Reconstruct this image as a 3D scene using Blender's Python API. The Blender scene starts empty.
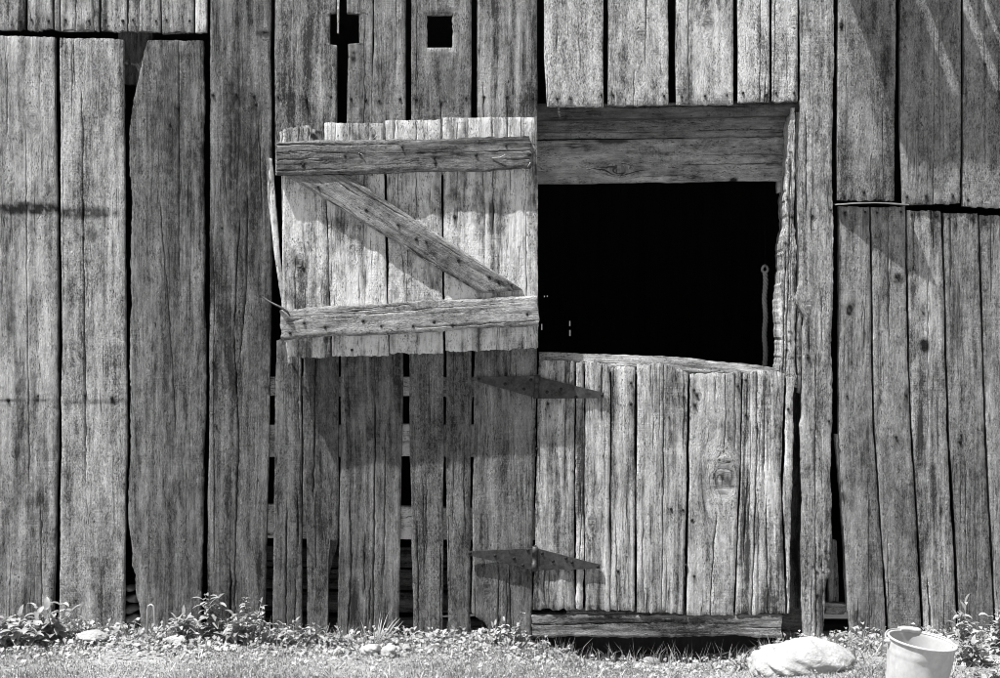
import bpy, math, random
import numpy as np
from mathutils import Vector, Matrix

random.seed(7)
RNG = np.random.default_rng(11)
C = bpy.context.scene.collection
K = 0.004          # metres per survey unit on the face of the wall (250 units = 1 m)
D = 5.5            # distance from the camera to the face of the wall
ZC = 1.204         # camera height
R = math.radians

def W(px, py, y=0.0):
    """survey position (250 units to the metre on the wall face) -> point at depth y"""
    s = (D + y) / D * K
    return np.stack(np.broadcast_arrays((px - 500.0) * s, y + 0.0 * px, ZC - (py - 339.0) * s), -1)

# ------------------------------------------------------------------ noise
def vn(x, y, seed=0):
    x = np.asarray(x, float); y = np.asarray(y, float)
    xi = np.floor(x).astype(np.int64); yi = np.floor(y).astype(np.int64)
    fx = x - xi; fy = y - yi
    fx = fx * fx * (3 - 2 * fx); fy = fy * fy * (3 - 2 * fy)
    def h(a, b):
        n = (a * 374761393 + b * 668265263 + seed * 974711) & 0x7fffffff
        n = ((n ^ (n >> 13)) * 1274126177) & 0x7fffffff
        n = (n ^ (n >> 16)) & 0xffff
        return n / 65535.0 - 0.5
    a = h(xi, yi); b = h(xi + 1, yi); c = h(xi, yi + 1); d = h(xi + 1, yi + 1)
    return (a * (1 - fx) + b * fx) * (1 - fy) + (c * (1 - fx) + d * fx) * fy

def fbm(x, y, seed=0, o=3):
    t = 0; a = 1.0
    for i in range(o):
        t = t + a * vn(x * 2 ** i, y * 2 ** i, seed + 17 * i); a *= .5
    return t

# ------------------------------------------------------------------ materials
def mat_new(name):
    m = bpy.data.materials.new(name); m.use_nodes = True
    nt = m.node_tree
    b = nt.nodes['Principled BSDF']
    return m, nt, b

def N(nt, typ, **kw):
    n = nt.nodes.new(typ)
    for k, v in kw.items():
        if k.startswith('i_'):
            n.inputs[k[2:].replace('_', ' ')].default_value = v
        else:
            setattr(n, k, v)
    return n

def math_node(nt, op, a, b=None, c=None, clamp=False):
    n = nt.nodes.new('ShaderNodeMath'); n.operation = op; n.use_clamp = clamp
    for i, v in enumerate((a, b, c)):
        if v is None: continue
        if isinstance(v, (int, float)): n.inputs[i].default_value = v
        else: nt.links.new(v, n.inputs[i])
    return n.outputs[0]

def smooth(nt, v, lo, hi, o0=0.0, o1=1.0):
    n = nt.nodes.new('ShaderNodeMapRange'); n.interpolation_type = 'SMOOTHSTEP'
    nt.links.new(v, n.inputs['Value'])
    n.inputs['From Min'].default_value = lo; n.inputs['From Max'].default_value = hi
    n.inputs['To Min'].default_value = o0; n.inputs['To Max'].default_value = o1
    return n.outputs['Result']

def noise(nt, vec, sc, detail=3, rough=.55, dist=0.0):
    m = nt.nodes.new('ShaderNodeMapping'); m.inputs['Scale'].default_value = sc
    nt.links.new(vec, m.inputs['Vector'])
    n = nt.nodes.new('ShaderNodeTexNoise')
    n.inputs['Scale'].default_value = 1; n.inputs['Detail'].default_value = detail
    n.inputs['Roughness'].default_value = rough; n.inputs['Distortion'].default_value = dist
    nt.links.new(m.outputs[0], n.inputs['Vector'])
    return n.outputs[0]

def grey(nt, v):
    n = nt.nodes.new('ShaderNodeCombineColor')
    for i in range(3): nt.links.new(v, n.inputs[i])
    return n.outputs[0]

def make_wood():
    m, nt, b = mat_new('weathered_wood')
    at = N(nt, 'ShaderNodeAttribute', attribute_name='grain')
    g = at.outputs['Vector']
    st = N(nt, 'ShaderNodeAttribute', attribute_name='stain').outputs['Fac']
    oi = N(nt, 'ShaderNodeObjectInfo')
    sp = N(nt, 'ShaderNodeSeparateColor'); nt.links.new(oi.outputs['Color'], sp.inputs[0])
    tone, streak, wool = sp.outputs[0], sp.outputs[1], sp.outputs[2]
    def dev(v, k):
        return math_node(nt, 'MULTIPLY', math_node(nt, 'SUBTRACT', v, .5), k)
    g0 = g
    sx = N(nt, 'ShaderNodeSeparateXYZ'); nt.links.new(g0, sx.inputs[0])
    # the grain wanders: push the coordinate sideways with two slow noises
    wx = math_node(nt, 'ADD', dev(noise(nt, g0, (5, 1.5, 3), 2), .05), dev(noise(nt, g0, (34, 9, 9), 2), .007))
    cx = N(nt, 'ShaderNodeCombineXYZ'); nt.links.new(math_node(nt, 'ADD', sx.outputs[0], wx), cx.inputs[0]); nt.links.new(sx.outputs[1], cx.inputs[1]); nt.links.new(sx.outputs[2], cx.inputs[2])
    g = cx.outputs[0]
    rnd = oi.outputs['Random']
    rb = smooth(nt, rnd, 0, 1, .7, 1.45)                   # boards differ: blotchy ones ...
    rf = smooth(nt, math_node(nt, 'FRACT', math_node(nt, 'MULTIPLY', rnd, 7.31)), 0, 1, .65, 1.25)   # ... and speckled ones
    f1 = noise(nt, g, (250, 80, 60), 6, .68)              # woolly raised fibres
    f2 = noise(nt, g, (120, 5.0, 30), 5, .62, .4)         # grain lines
    f8 = noise(nt, g, (30, 1.0, 9), 4, .55, .2)           # broad dark bands along the grain
    f3 = noise(nt, g0, (13, 3.0, 5), 4, .6, .3)           # broad weathering
    f4 = noise(nt, g, (620, 170, 90), 3, .65)             # fine speckle
    f5 = noise(nt, g, (320, 85, 40), 2.5, .6)             # short pits
    f6 = noise(nt, g, (60, 1.5, 10), 3, .5, .2)           # hairline checks follow its contours
    f7 = noise(nt, g, (42, 20, 9), 5, .65)                # blotches
    c1 = math_node(nt, 'ABSOLUTE', math_node(nt, 'SUBTRACT', f6, .5))
    check = smooth(nt, c1, .003, .012, 1, 0)
    gate = smooth(nt, noise(nt, g0, (26, 2.6, 8), 2), .52, .62)
    check = math_node(nt, 'MULTIPLY', check, gate)
    chip = math_node(nt, 'MULTIPLY', smooth(nt, noise(nt, g, (330, 95, 50), 2.5, .6), .57, .67), smooth(nt, noise(nt, g0, (30, 8, 9), 3, .6), .42, .60))
    pit = math_node(nt, 'MULTIPLY', smooth(nt, f5, .57, .66), smooth(nt, noise(nt, g0, (24, 6, 7), 3, .6), .40, .60))
    gouge = smooth(nt, noise(nt, g, (105, 26, 30), 3, .55), .69, .75)      # rare worm marks and torn spots
    saw = math_node(nt, 'MULTIPLY', dev(noise(nt, g0, (12, 330, 20), 3, .6), 1.0), smooth(nt, noise(nt, g0, (6, 3, 4), 2), .45, .62))
    s = math_node(nt, 'MULTIPLY', math_node(nt, 'ADD', dev(f3, 2.8), math_node(nt, 'MULTIPLY', dev(f8, 2.6), streak)), rb)
    s = math_node(nt, 'ADD', s, math_node(nt, 'ADD', dev(f7, 2.0), math_node(nt, 'MULTIPLY', saw, .9)))
    s = math_node(nt, 'ADD', s, math_node(nt, 'MULTIPLY', dev(f2, 2.0), streak))
    fine = math_node(nt, 'ADD', math_node(nt, 'MULTIPLY', dev(f1, 2.2), wool), dev(f4, 1.2))
    s = math_node(nt, 'ADD', s, math_node(nt, 'MULTIPLY', fine, rf))
    val = math_node(nt, 'MULTIPLY', tone, math_node(nt, 'MAXIMUM', math_node(nt, 'MULTIPLY_ADD', s, 1.0, 1.0), .16))
    val = math_node(nt, 'MULTIPLY', val, math_node(nt, 'SUBTRACT', 1, math_node(nt, 'MULTIPLY', pit, .75)))
    val = math_node(nt, 'MULTIPLY', val, math_node(nt, 'SUBTRACT', 1, math_node(nt, 'MULTIPLY', gouge, .85)))
    val = math_node(nt, 'MULTIPLY', val, math_node(nt, 'SUBTRACT', 1, math_node(nt, 'MULTIPLY', check, .8)))
    val = math_node(nt, 'MULTIPLY', val, math_node(nt, 'ADD', 1, math_node(nt, 'MULTIPLY', chip, .9)))
    val = math_node(nt, 'MULTIPLY', val, math_node(nt, 'SUBTRACT', 1, st, clamp=True))
    val = math_node(nt, 'MINIMUM', math_node(nt, 'MAXIMUM', val, .010), .75)
    nt.links.new(grey(nt, val), b.inputs['Base Color'])
    b.inputs['Roughness'].default_value = .85
    b.inputs['Specular IOR Level'].default_value = .25
    h = math_node(nt, 'ADD', math_node(nt, 'MULTIPLY', dev(f1, .85), wool), math_node(nt, 'MULTIPLY', dev(f2, .8), streak))
    h = math_node(nt, 'ADD', h, math_node(nt, 'ADD', dev(f4, .28), math_node(nt, 'MULTIPLY', saw, .25)))
    h = math_node(nt, 'ADD', h, dev(f7, 1.1))
    h = math_node(nt, 'SUBTRACT', h, math_node(nt, 'MULTIPLY', pit, .5))
    h = math_node(nt, 'SUBTRACT', h, math_node(nt, 'MULTIPLY', gouge, 1.0))
    h = math_node(nt, 'SUBTRACT', h, math_node(nt, 'MULTIPLY', check, .7))
    h = math_node(nt, 'ADD', h, math_node(nt, 'MULTIPLY', chip, .25))
    bp = N(nt, 'ShaderNodeBump'); bp.inputs['Strength'].default_value = .95; bp.inputs['Distance'].default_value = .0055
    nt.links.new(h, bp.inputs['Height']); nt.links.new(bp.outputs[0], b.inputs['Normal'])
    return m

def make_simple(name, val, var=.25, sc=(40, 40, 40), rough=.7, metal=0.0, bump=.002, detail=5, trans=0, spec=.3, sc2=None, lo=None):
    m, nt, b = mat_new(name)
    tc = N(nt, 'ShaderNodeTexCoord'); g = tc.outputs['Object']
    a = noise(nt, g, sc, detail, .6)
    c = noise(nt, g, sc2 or tuple(v * .17 for v in sc), 4, .6)
    s = math_node(nt, 'ADD', math_node(nt, 'MULTIPLY', math_node(nt, 'SUBTRACT', a, .5), 2 * var), math_node(nt, 'MULTIPLY', math_node(nt, 'SUBTRACT', c, .5), 3 * var))
    v = math_node(nt, 'MULTIPLY', math_node(nt, 'ADD', s, 1.0), val)
    v = math_node(nt, 'MINIMUM', math_node(nt, 'MAXIMUM', v, lo if lo is not None else val * .25), .85)
    nt.links.new(grey(nt, v), b.inputs['Base Color'])
    b.inputs['Roughness'].default_value = rough; b.inputs['Metallic'].default_value = metal
    b.inputs['Specular IOR Level'].default_value = spec
    if bump:
        bp = N(nt, 'ShaderNodeBump'); bp.inputs['Strength'].default_value = .7; bp.inputs['Distance'].default_value = bump
        nt.links.new(a, bp.inputs['Height']); nt.links.new(bp.outputs[0], b.inputs['Normal'])
    return m

def make_leaf(name, val, var=.5, trans=.35):
    """foliage: diffuse + translucent, tone varies from leaf to leaf"""
    m, nt, b = mat_new(name)
    at = N(nt, 'ShaderNodeAttribute', attribute_name='tint').outputs['Fac']
    tc = N(nt, 'ShaderNodeTexCoord')
    n = noise(nt, tc.outputs['Object'], (90, 90, 90), 3)
    v = math_node(nt, 'ADD', math_node(nt, 'MULTIPLY', math_node(nt, 'SUBTRACT', at, .5), 2 * var), math_node(nt, 'MULTIPLY', math_node(nt, 'SUBTRACT', n, .5), .5))
    v = math_node(nt, 'MULTIPLY', math_node(nt, 'ADD', v, 1.0), val)
    col = grey(nt, math_node(nt, 'MAXIMUM', v, .02))
    nt.links.new(col, b.inputs['Base Color'])
    b.inputs['Roughness'].default_value = .5; b.inputs['Specular IOR Level'].default_value = .35
    t = N(nt, 'ShaderNodeBsdfTranslucent'); nt.links.new(col, t.inputs['Color'])
    mx = N(nt, 'ShaderNodeMixShader'); mx.inputs[0].default_value = trans
    out = nt.nodes['Material Output']
    nt.links.new(b.outputs[0], mx.inputs[1]); nt.links.new(t.outputs[0], mx.inputs[2])
    nt.links.new(mx.outputs[0], out.inputs['Surface'])
    return m

WOOD = make_wood()
NAIL = make_simple('rusty_nail_iron', .02, .4, (300, 300, 300), .7, .0, .0005, spec=.15)
IRON = make_simple('dark_hinge_iron', .055, .9, (150, 150, 150), .55, .25, .0008)
WIRE = make_simple('bare_wire', .42, .3, (200, 200, 200), .5, .3, 0)
TIN = make_simple('galvanised_tin', .50, .25, (70, 70, 45), .55, .1, .0008, sc2=(17, 17, 9))
DRIP = make_simple('grey_weathered_strip', .26, .35, (200, 40, 40), .85, 0, .001)
TININ = make_simple('pail_inside_enamel', .45, .12, (60, 60, 60), .6, .0, .0003)
GRIP = make_simple('turned_wood_grip', .5, .25, (300, 40, 300), .7, 0, .0006)
STONE = make_simple('pale_fieldstone', .36, .3, (70, 70, 70), .9, 0, .012, sc2=(11, 11, 11))
STONE2 = make_simple('grey_fieldstone', .22, .2, (70, 70, 70), .9, 0, .003)
ROPE = make_simple('hemp_rope', .4, .25, (200, 200, 60), .9, 0, .001)
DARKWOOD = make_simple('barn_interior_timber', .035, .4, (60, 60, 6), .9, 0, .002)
SHINGLE = make_simple('grey_roof_shingle', .12, .4, (30, 8, 30), .9, 0, .003)
SOIL = make_simple('soil_and_turf', .24, .35, (45, 45, 45), .95, 0, .012, sc2=(3, 3, 3))
GRASS = make_leaf('meadow_grass', .27, .65)
LEAF = make_leaf('weed_leaf', .38, .4, .35)
STRAW = make_leaf('dry_straw', .42, .4, .15)
CHIP = make_simple('bleached_wood_chip', .5, .25, (120, 20, 120), .85, 0, .002)

# ------------------------------------------------------------------ objects
def empty(name, loc, label, cat, group=None, kind=None):
    o = bpy.data.objects.new(name, None); C.objects.link(o)
    o.location = loc; o.empty_display_size = .1
    o['label'] = label; o['category'] = cat
    if group: o['group'] = group
    if kind: o['kind'] = kind
    return o

def tag(o, label, cat, group=None, kind=None):
    o['label'] = label; o['category'] = cat
    if group: o['group'] = group
    if kind: o['kind'] = kind
    return o

def link(name, me, parent=None, label=None):
    o = bpy.data.objects.new(name, me); C.objects.link(o)
    if parent:
        o.parent = parent
        p = parent; off = Vector((0, 0, 0))
        while p: off += p.location; p = p.parent
        o.location = -off
    if label: o['label'] = label
    return o

def children(o):
    return [c for c in bpy.data.objects if c.parent == o]

def copy_tree(o, parent=None):
    c = o.copy(); C.objects.link(c); c.parent = parent
    for ch in children(o):
        copy_tree(ch, c)
    return c

class MB:
    """collects vertices and faces for ONE mesh"""
    def __init__(s): s.v = []; s.f = []; s.mi = []; s.sm = []; s.t = []; s.n = 0
    def add(s, v, f, mi=0, sm=True, tint=.5):
        v = np.asarray(v, float).reshape(-1, 3)
        s.v.append(v); s.t.append(np.full(len(v), tint))
        for q in f:
            s.f.append([i + s.n for i in q]); s.mi.append(mi); s.sm.append(sm)
        s.n += len(v)
    def tube(s, pts, r, seg=8, mi=0, caps=True, tint=.5):
        pts = [Vector(p) for p in pts]; n = len(pts)
        rr = r if hasattr(r, '__len__') else [r] * n
        ring = []; up = None
        for i, p in enumerate(pts):
            d = (pts[min(i + 1, n - 1)] - pts[max(i - 1, 0)]).normalized()
            if up is None:
                up = d.orthogonal().normalized()
            up = (up - d * up.dot(d)).normalized(); w = d.cross(up)
            ring.append([p + (up * math.cos(2 * math.pi * k / seg) + w * math.sin(2 * math.pi * k / seg)) * rr[i] for k in range(seg)])
        v = [c for rg in ring for c in rg]; f = []
        for i in range(n - 1):
            for k in range(seg):
                k2 = (k + 1) % seg
                f.append((i * seg + k, i * seg + k2, (i + 1) * seg + k2, (i + 1) * seg + k))
        s.add(v, f, mi, True, tint)
        if caps:
            a = s.n - n * seg
            s.f.append([a + k for k in range(seg)][::-1]); s.mi.append(mi); s.sm.append(False)
            a = s.n - seg
            s.f.append([a + k for k in range(seg)]); s.mi.append(mi); s.sm.append(False)
    def lathe(s, prof, M=None, seg=48, mi=0):
        v = []; f = []
        for (r, z) in prof:
            for k in range(seg):
                a = 2 * math.pi * k / seg
                p = Vector((r * math.cos(a), r * math.sin(a), z))
                v.append(M @ p if M else p)
        for i in range(len(prof) - 1):
            for k in range(seg):
                k2 = (k + 1) % seg
                f.append((i * seg + k, i * seg + k2, (i + 1) * seg + k2, (i + 1) * seg + k))
        s.add(v, f, mi, True)
    def box(s, a, b, mi=0):
        x0, y0, z0 = a; x1, y1, z1 = b
        s.add([(x0, y0, z0), (x1, y0, z0), (x1, y1, z0), (x0, y1, z0), (x0, y0, z1), (x1, y0, z1), (x1, y1, z1), (x0, y1, z1)],
              [(0, 3, 2, 1), (4, 5, 6, 7), (0, 1, 5, 4), (1, 2, 6, 5), (2, 3, 7, 6), (3, 0, 4, 7)], mi, False)
    def build(s, name, mats, parent=None, label=None):
        me = bpy.data.meshes.new(name)
        me.from_pydata(np.concatenate(s.v).tolist(), [], s.f)
        for m in (mats if isinstance(mats, (list, tuple)) else [mats]): me.materials.append(m)
        me.polygons.foreach_set('material_index', s.mi); me.polygons.foreach_set('use_smooth', s.sm)
        a = me.attributes.new('tint', 'FLOAT', 'POINT'); a.data.foreach_set('value', np.concatenate(s.t))
        me.update()
        return link(name, me, parent, label)

def quick_mesh(name, v, faces4, mats, smooth_=None, mi=None, attrs=None, faces3=None):
    """fast mesh from numpy arrays of quads (and tris)"""
    me = bpy.data.meshes.new(name)
    nq = len(faces4); nt_ = 0 if faces3 is None else len(faces3)
    loops = faces4.reshape(-1)
    if nt_: loops = np.concatenate([loops, faces3.reshape(-1)])
    me.vertices.add(len(v)); me.vertices.foreach_set('co', np.ascontiguousarray(v, dtype=np.float32).reshape(-1))
    me.loops.add(len(loops)); me.loops.foreach_set('vertex_index', loops.astype(np.int32))
    me.polygons.add(nq + nt_)
    starts = np.concatenate([np.arange(nq) * 4, nq * 4 + np.arange(nt_) * 3]).astype(np.int32)
    me.polygons.foreach_set('loop_start', starts)
    for m in mats: me.materials.append(m)
    if mi is not None: me.polygons.foreach_set('material_index', mi.astype(np.int32))
    if smooth_ is not None: me.polygons.foreach_set('use_smooth', smooth_)
    me.update(calc_edges=True)
    for nm, (typ, arr) in (attrs or {}).items():
        a = me.attributes.new(nm, typ, 'POINT')
        a.data.foreach_set('vector' if typ == 'FLOAT_VECTOR' else 'value', np.ascontiguousarray(arr, dtype=np.float32).reshape(-1))
    me.validate()
    return me

# ------------------------------------------------------------------ boards
def poly(p):
    if isinstance(p, (int, float)):
        return (lambda q: np.full(np.shape(q), float(p))), []
    a = np.array(sorted(p)); return (lambda q: np.interp(q, a[:, 0], a[:, 1])), list(a[:, 0])

_seed = [100]
TONE = [1.0]      # how weathered a stretch of boarding is
def board(name, parent, L, Rr, T, B, y0=0.0, th=.026, cracks=(), knots=(), nails=(), tone=.3, streak=1.0, wool=1.0,
          holes=(), xf=None, flip=False, ragT=.5, ragB=.8, du=1.35, dv=2.6, edge=1.0, stains=(), auto=2, cup=None,
          label=None, wob=.5, lump=1.0, mat=None, gap=.3):
    """One sawn board. Local frame: lx across, ly along (survey units). L, Rr: lists of (ly, lx); T, B: lists of (lx, ly).
    cracks: (list of (ly, lx), width). The cracks are cut into the mesh; edges and ends are ragged."""
    _seed[0] += 1; sd = _seed[0]; rng = np.random.default_rng(sd)
    fL, kL = poly(L); fR, kR = poly(Rr); fT, _ = poly(T); fB, _ = poly(B)
    xs = [fL(0.0), fR(0.0)] if not kL else list(fL(np.array(kL)))
    lo = min(np.min(fL(np.array(kL or [0.]))), np.min(fR(np.array(kR or [0.])))); hi = max(np.max(fL(np.array(kL or [0.]))), np.max(fR(np.array(kR or [0.]))))
    q = np.linspace(lo, hi, 60); Tm = float(np.mean(fT(q))); Bm = float(np.mean(fB(q)))
    n = max(4, int((Bm - Tm) / dv))
    rows = np.concatenate([np.linspace(Tm, Bm, n + 1)] + [np.array([k]) for k in kL + kR if Tm + .5 < k < Bm - .5] + [np.array([h[1], h[3]]) for h in holes])
    rows = np.unique(np.round(rows, 3))
    rows = rows[np.concatenate([[True], np.diff(rows) > .05])]
    t = (rows - Tm) / (Bm - Tm); nr = len(rows)
    le = fL(rows) + wob * (fbm(rows * .02, rows * 0, sd, 3) * 2.0 + vn(rows * .33, rows * 0, sd + 5) * .9)
    re = fR(rows) + wob * (fbm(rows * .02, rows * 0, sd + 2, 3) * 2.0 + vn(rows * .33, rows * 0, sd + 6) * .9)
    le = le + gap; re = re - gap
    wd = re - le; wm = float(np.mean(wd))
    # crack lines
    keys = []
    allc = [(list(c[0]), c[1]) for c in cracks]
    for i in range(auto):
        ln = rng.uniform(.1, .5) * (Bm - Tm); s0 = Tm if rng.random() < .35 else (Bm - ln if rng.random() < .5 else rng.uniform(Tm, Bm - ln))
        x0 = rng.uniform(.08, .92)
        xx = float(fL(s0)) + x0 * wm
        allc.append(([(s0, xx), (s0 + ln * .5, xx + rng.uniform(-1, 1)), (s0 + ln, xx + rng.uniform(-1.5, 1.5))], rng.uniform(.35, .9)))
    for path, w in allc:
        pa = np.array(sorted(path)); x = np.interp(rows, pa[:, 0], pa[:, 1])
        # beyond its ends the line follows the board
        fr0 = (pa[0, 1] - np.interp(pa[0, 0], rows, le)) / np.interp(pa[0, 0], rows, wd)
        fr1 = (pa[-1, 1] - np.interp(pa[-1, 0], rows, le)) / np.interp(pa[-1, 0], rows, wd)
        x = np.where(rows < pa[0, 0], le + fr0 * wd, x); x = np.where(rows > pa[-1, 0], le + fr1 * wd, x)
        x = x + vn(rows * .12, rows * 0, sd + int(w * 99)) * 1.2 + vn(rows * .4, rows * 0, sd + 3) * .6
        e0 = np.clip((rows - pa[0, 0]) / 14 + (1 if pa[0, 0] <= Tm + 4 else 0), 0, 1); e1 = np.clip((pa[-1, 0] - rows) / 14 + (1 if pa[-1, 0] >= Bm - 4 else 0), 0, 1)
        ww = w * np.minimum(e0, e1) * (1 + .9 * vn(rows * .07, rows * 0, sd + 8))
        keys.append((np.clip((x - le) / wd, .012, .988), np.maximum(ww, 0)))
    for h in holes:
        for xx in (h[0], h[2]):
            keys.append((np.clip((xx + vn(rows * .5, rows * 0, sd + int(xx)) * 1.4 - le) / wd, .005, .995), None))
    order = sorted(range(len(keys)), key=lambda i: float(np.mean(keys[i][0])))
    lines = [le]; dep = [np.zeros(nr)]
    for i in order:
        fr, ww = keys[i]; x = le + fr * wd
        if ww is None:
            lines.append(x); dep.append(np.zeros(nr)); continue
        half = np.maximum(ww * .5, .04)
        lines += [x - half, x, x + half]
        dd = np.clip(ww * 5.0, 0, 5.0)
        dep += [np.zeros(nr), dd, np.zeros(nr)]
    lines.append(re); dep.append(np.zeros(nr))
    for i in range(1, len(lines)):
        lines[i] = np.maximum(lines[i], lines[i - 1] + .03)
    over = np.maximum(lines[-1] - re, 0); lines[-1] = np.maximum(re, lines[-2] + .03)
    X = [lines[0]]; Z = [dep[0]]
    for i in range(1, len(lines)):
        a, b2 = lines[i - 1], lines[i]; gapw = float(np.mean(b2 - a)); m_ = max(1, int(round(gapw / du)))
        if Z[-1].max() > 0 or dep[i].max() > 0: m_ = 1
        for k in range(1, m_ + 1):
            X.append(a + (b2 - a) * k / m_); Z.append(dep[i] if k == m_ else np.zeros(nr))
    X = np.array(X).T; Zc = np.array(Z).T; nc = X.shape[1]           # rows x cols
    et = fT(X[0][None, :].repeat(nr, 0)) if False else fT(X)
    eb = fB(X)
    et = et + ragT * (vn(X * .45, X * 0, sd + 11) * 2.4 + vn(X * .13, X * 0, sd + 12) * 2.6)
    eb = eb + ragB * (vn(X * .45, X * 0, sd + 13) * 2.4 + vn(X * .13, X * 0, sd + 14) * 2.6)
    tt = t[:, None]
    base = rows[:, None]
    # only rows near the ends slide, so the middle keeps its true position
    reach = max(30.0, 1.6 * float(max(np.max(np.abs(et - Tm)), np.max(np.abs(eb - Bm)))))
    reach = min(reach, .48 * (Bm - Tm))
    wt = np.clip(1 - (base - Tm) / reach, 0, 1); wb = np.clip(1 - (Bm - base) / reach, 0, 1)
    Y = base + (et - Tm) * wt + (eb - Bm) * wb
    U = (X - le[:, None]) / wd[:, None]                              # 0..1 across
    # relief in survey units (towards the viewer = positive)
    cp = rng.uniform(-.8, .8) if cup is None else cup
    H = cp * (np.square(2 * U - 1) - .4) * min(1, wm / 50) + lump * (vn(X * .9, Y * .05, sd + 20) * .30 + vn(X * .33, Y * .02, sd + 21) * .45 + fbm(X * .05, Y * .012, sd + 22, 2) * .8)
    dl = X - le[:, None]; dr = re[:, None] - X
    de = np.minimum(dl, dr); H -= edge * .9 * np.exp(-de / .9) * (1 + vn(Y * .2, X * 0, sd + 25))
    dend = np.minimum(Y - (et), eb - Y); H -= .6 * np.exp(-np.abs(dend) / 1.5) * (1 + 1.5 * vn(X * .7, X * 0, sd + 26))
    H -= Zc
    for h in holes:
        dx = np.maximum(np.maximum(h[0] - X, X - h[2]), 0); dy = np.maximum(np.maximum(h[1] - Y, Y - h[3]), 0)
        H -= 1.3 * np.exp(-np.hypot(dx, dy) / .9)
    warp = np.zeros_like(X); stn = np.zeros_like(X)
    for kx, ky, kr in knots:
        dx = X - kx; dy = (Y - ky) * .55
        r = np.sqrt(dx * dx + dy * dy) + 1e-3
        warp -= dx * 1.15 * np.exp(-np.square(r / (kr * 2.4)))
        H += .8 * np.exp(-np.square(r / (kr * 1.3))) - 2.2 * np.exp(-np.square(r / (kr * .42)))
        ring = np.exp(-np.square((r - kr) / (kr * .25)))
        H -= .7 * ring; stn += .45 * ring + .55 * np.exp(-np.square(r / (kr * .5)))
    for (sx0, sy0, sx1, sy1, amt) in stains:
        cxx, cyy = (sx0 + sx1) / 2, (sy0 + sy1) / 2
        ex = (np.abs(X - cxx) / (abs(sx1 - sx0) / 2 + .1)); ey = (np.abs(Y - cyy) / (abs(sy1 - sy0) / 2 + .1))
        core = np.clip((1.35 - np.sqrt(ex * ex + ey * ey)) * 1.6, 0, 1)
        stn += amt * np.clip(core * (1 + 1.5 * fbm(X * .25, Y * .25, sd + 31, 3)), 0, 1)
    for nx, ny in nails:
        dx = X - nx; dy = Y - ny
        stn += .9 * np.exp(-np.square((dx + .5 * vn(Y * .4, X * 0, sd)) / 1.9)) * np.where(dy > 0, np.exp(-dy / 7), np.exp(-np.square(dy / 1.6)))
        H -= .5 * np.exp(-(dx * dx + dy * dy) / 2.5)
    stn += .35 * np.clip(Zc / 3, 0, 1)
    f = xf or (lambda a, b: (a, b))
    PX, PY = f(X, Y)
    yf = y0(PX, PY) if callable(y0) else np.full_like(PX, y0)
    P = W(PX, PY, yf); P[..., 1] -= H * K
    off = rng.uniform(-40, 40, 3)
    G = np.stack([(X + warp) * K + off[0], Y * K + off[1], np.full_like(X, off[2])], -1)
    idx = np.arange(nr * nc).reshape(nr, nc)
    keep = np.ones((nr - 1, nc - 1), bool)
    if holes:
        cx = .25 * (X[:-1, :-1] + X[1:, :-1] + X[:-1, 1:] + X[1:, 1:]); cy = .25 * (Y[:-1, :-1] + Y[1:, :-1] + Y[:-1, 1:] + Y[1:, 1:])
        for h in holes:
            keep &= ~((cx > h[0] + .72 * vn(cy * .5, cx * 0, sd + int(h[0])) * 2 - .0) & (cx < h[2] + .72 * vn(cy * .5, cx * 0, sd + int(h[2])) * 2) & (cy > h[1]) & (cy < h[3]))
    q4 = np.stack([idx[:-1, :-1], idx[1:, :-1], idx[1:, 1:], idx[:-1, 1:]], -1)[keep].reshape(-1, 4)
    Vf = P.reshape(-1, 3); Gf = G.reshape(-1, 3); Sf = stn.reshape(-1)
    # rim edges of the front sheet, extruded back
    e = np.concatenate([q4[:, [0, 1]], q4[:, [1, 2]], q4[:, [2, 3]], q4[:, [3, 0]]])
    key = np.sort(e, 1); kk = key[:, 0].astype(np.int64) * (nr * nc) + key[:, 1]
    u, inv, cnt = np.unique(kk, return_inverse=True, return_counts=True)
    rim = e[cnt[inv] == 1]
    nv = len(Vf); m_ = len(rim)
    A = Vf[rim[:, 0]]; Bp = Vf[rim[:, 1]]
    thv = np.array([0, th, 0])
    back = lambda p, ids: np.stack([p[:, 0], (yf.reshape(-1)[ids] + th), p[:, 2]], -1)
    sv = np.concatenate([A, Bp, back(Bp, rim[:, 1]), back(A, rim[:, 0])])
    gA = Gf[rim[:, 0]]; gB = Gf[rim[:, 1]]; gz = np.array([.7 * th, 0, th])
    sg = np.concatenate([gA, gB, gB + gz, gA + gz])
    sS = np.concatenate([Sf[rim[:, 0]], Sf[rim[:, 1]], Sf[rim[:, 1]] + .2, Sf[rim[:, 0]] + .2])
    r_ = np.arange(m_)
    sq = np.stack([nv + m_ + r_, nv + r_, nv + 3 * m_ + r_, nv + 2 * m_ + r_], -1)
    # back sheet
    b0 = nv + 4 * m_
    if holes:
        Bk = Vf.copy(); Bk[:, 1] = yf.reshape(-1) + th
        bq = q4[:, ::-1] + b0; bg = Gf
    else:
        Bk = np.concatenate([Vf[idx[:, 0]], Vf[idx[:, -1]]]); Bk[:, 1] = np.concatenate([yf[:, 0], yf[:, -1]]) + th
        i_ = np.arange(nr - 1)
        bq = np.stack([b0 + i_, b0 + nr + i_, b0 + nr + i_ + 1, b0 + i_ + 1], -1)
        bg = np.concatenate([Gf[idx[:, 0]], Gf[idx[:, -1]]])
    V = [Vf, sv, Bk]; F = [q4, sq, bq]; GG = [Gf, sg, bg]; SS = [Sf, sS, np.zeros(len(Bk))]
    sm = [np.ones(len(q4), bool), np.zeros(len(sq), bool), np.zeros(len(bq), bool)]
    mi = [np.zeros(len(q4) + len(sq) + len(bq), int)]
    cnt_ = b0 + len(Bk)
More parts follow.
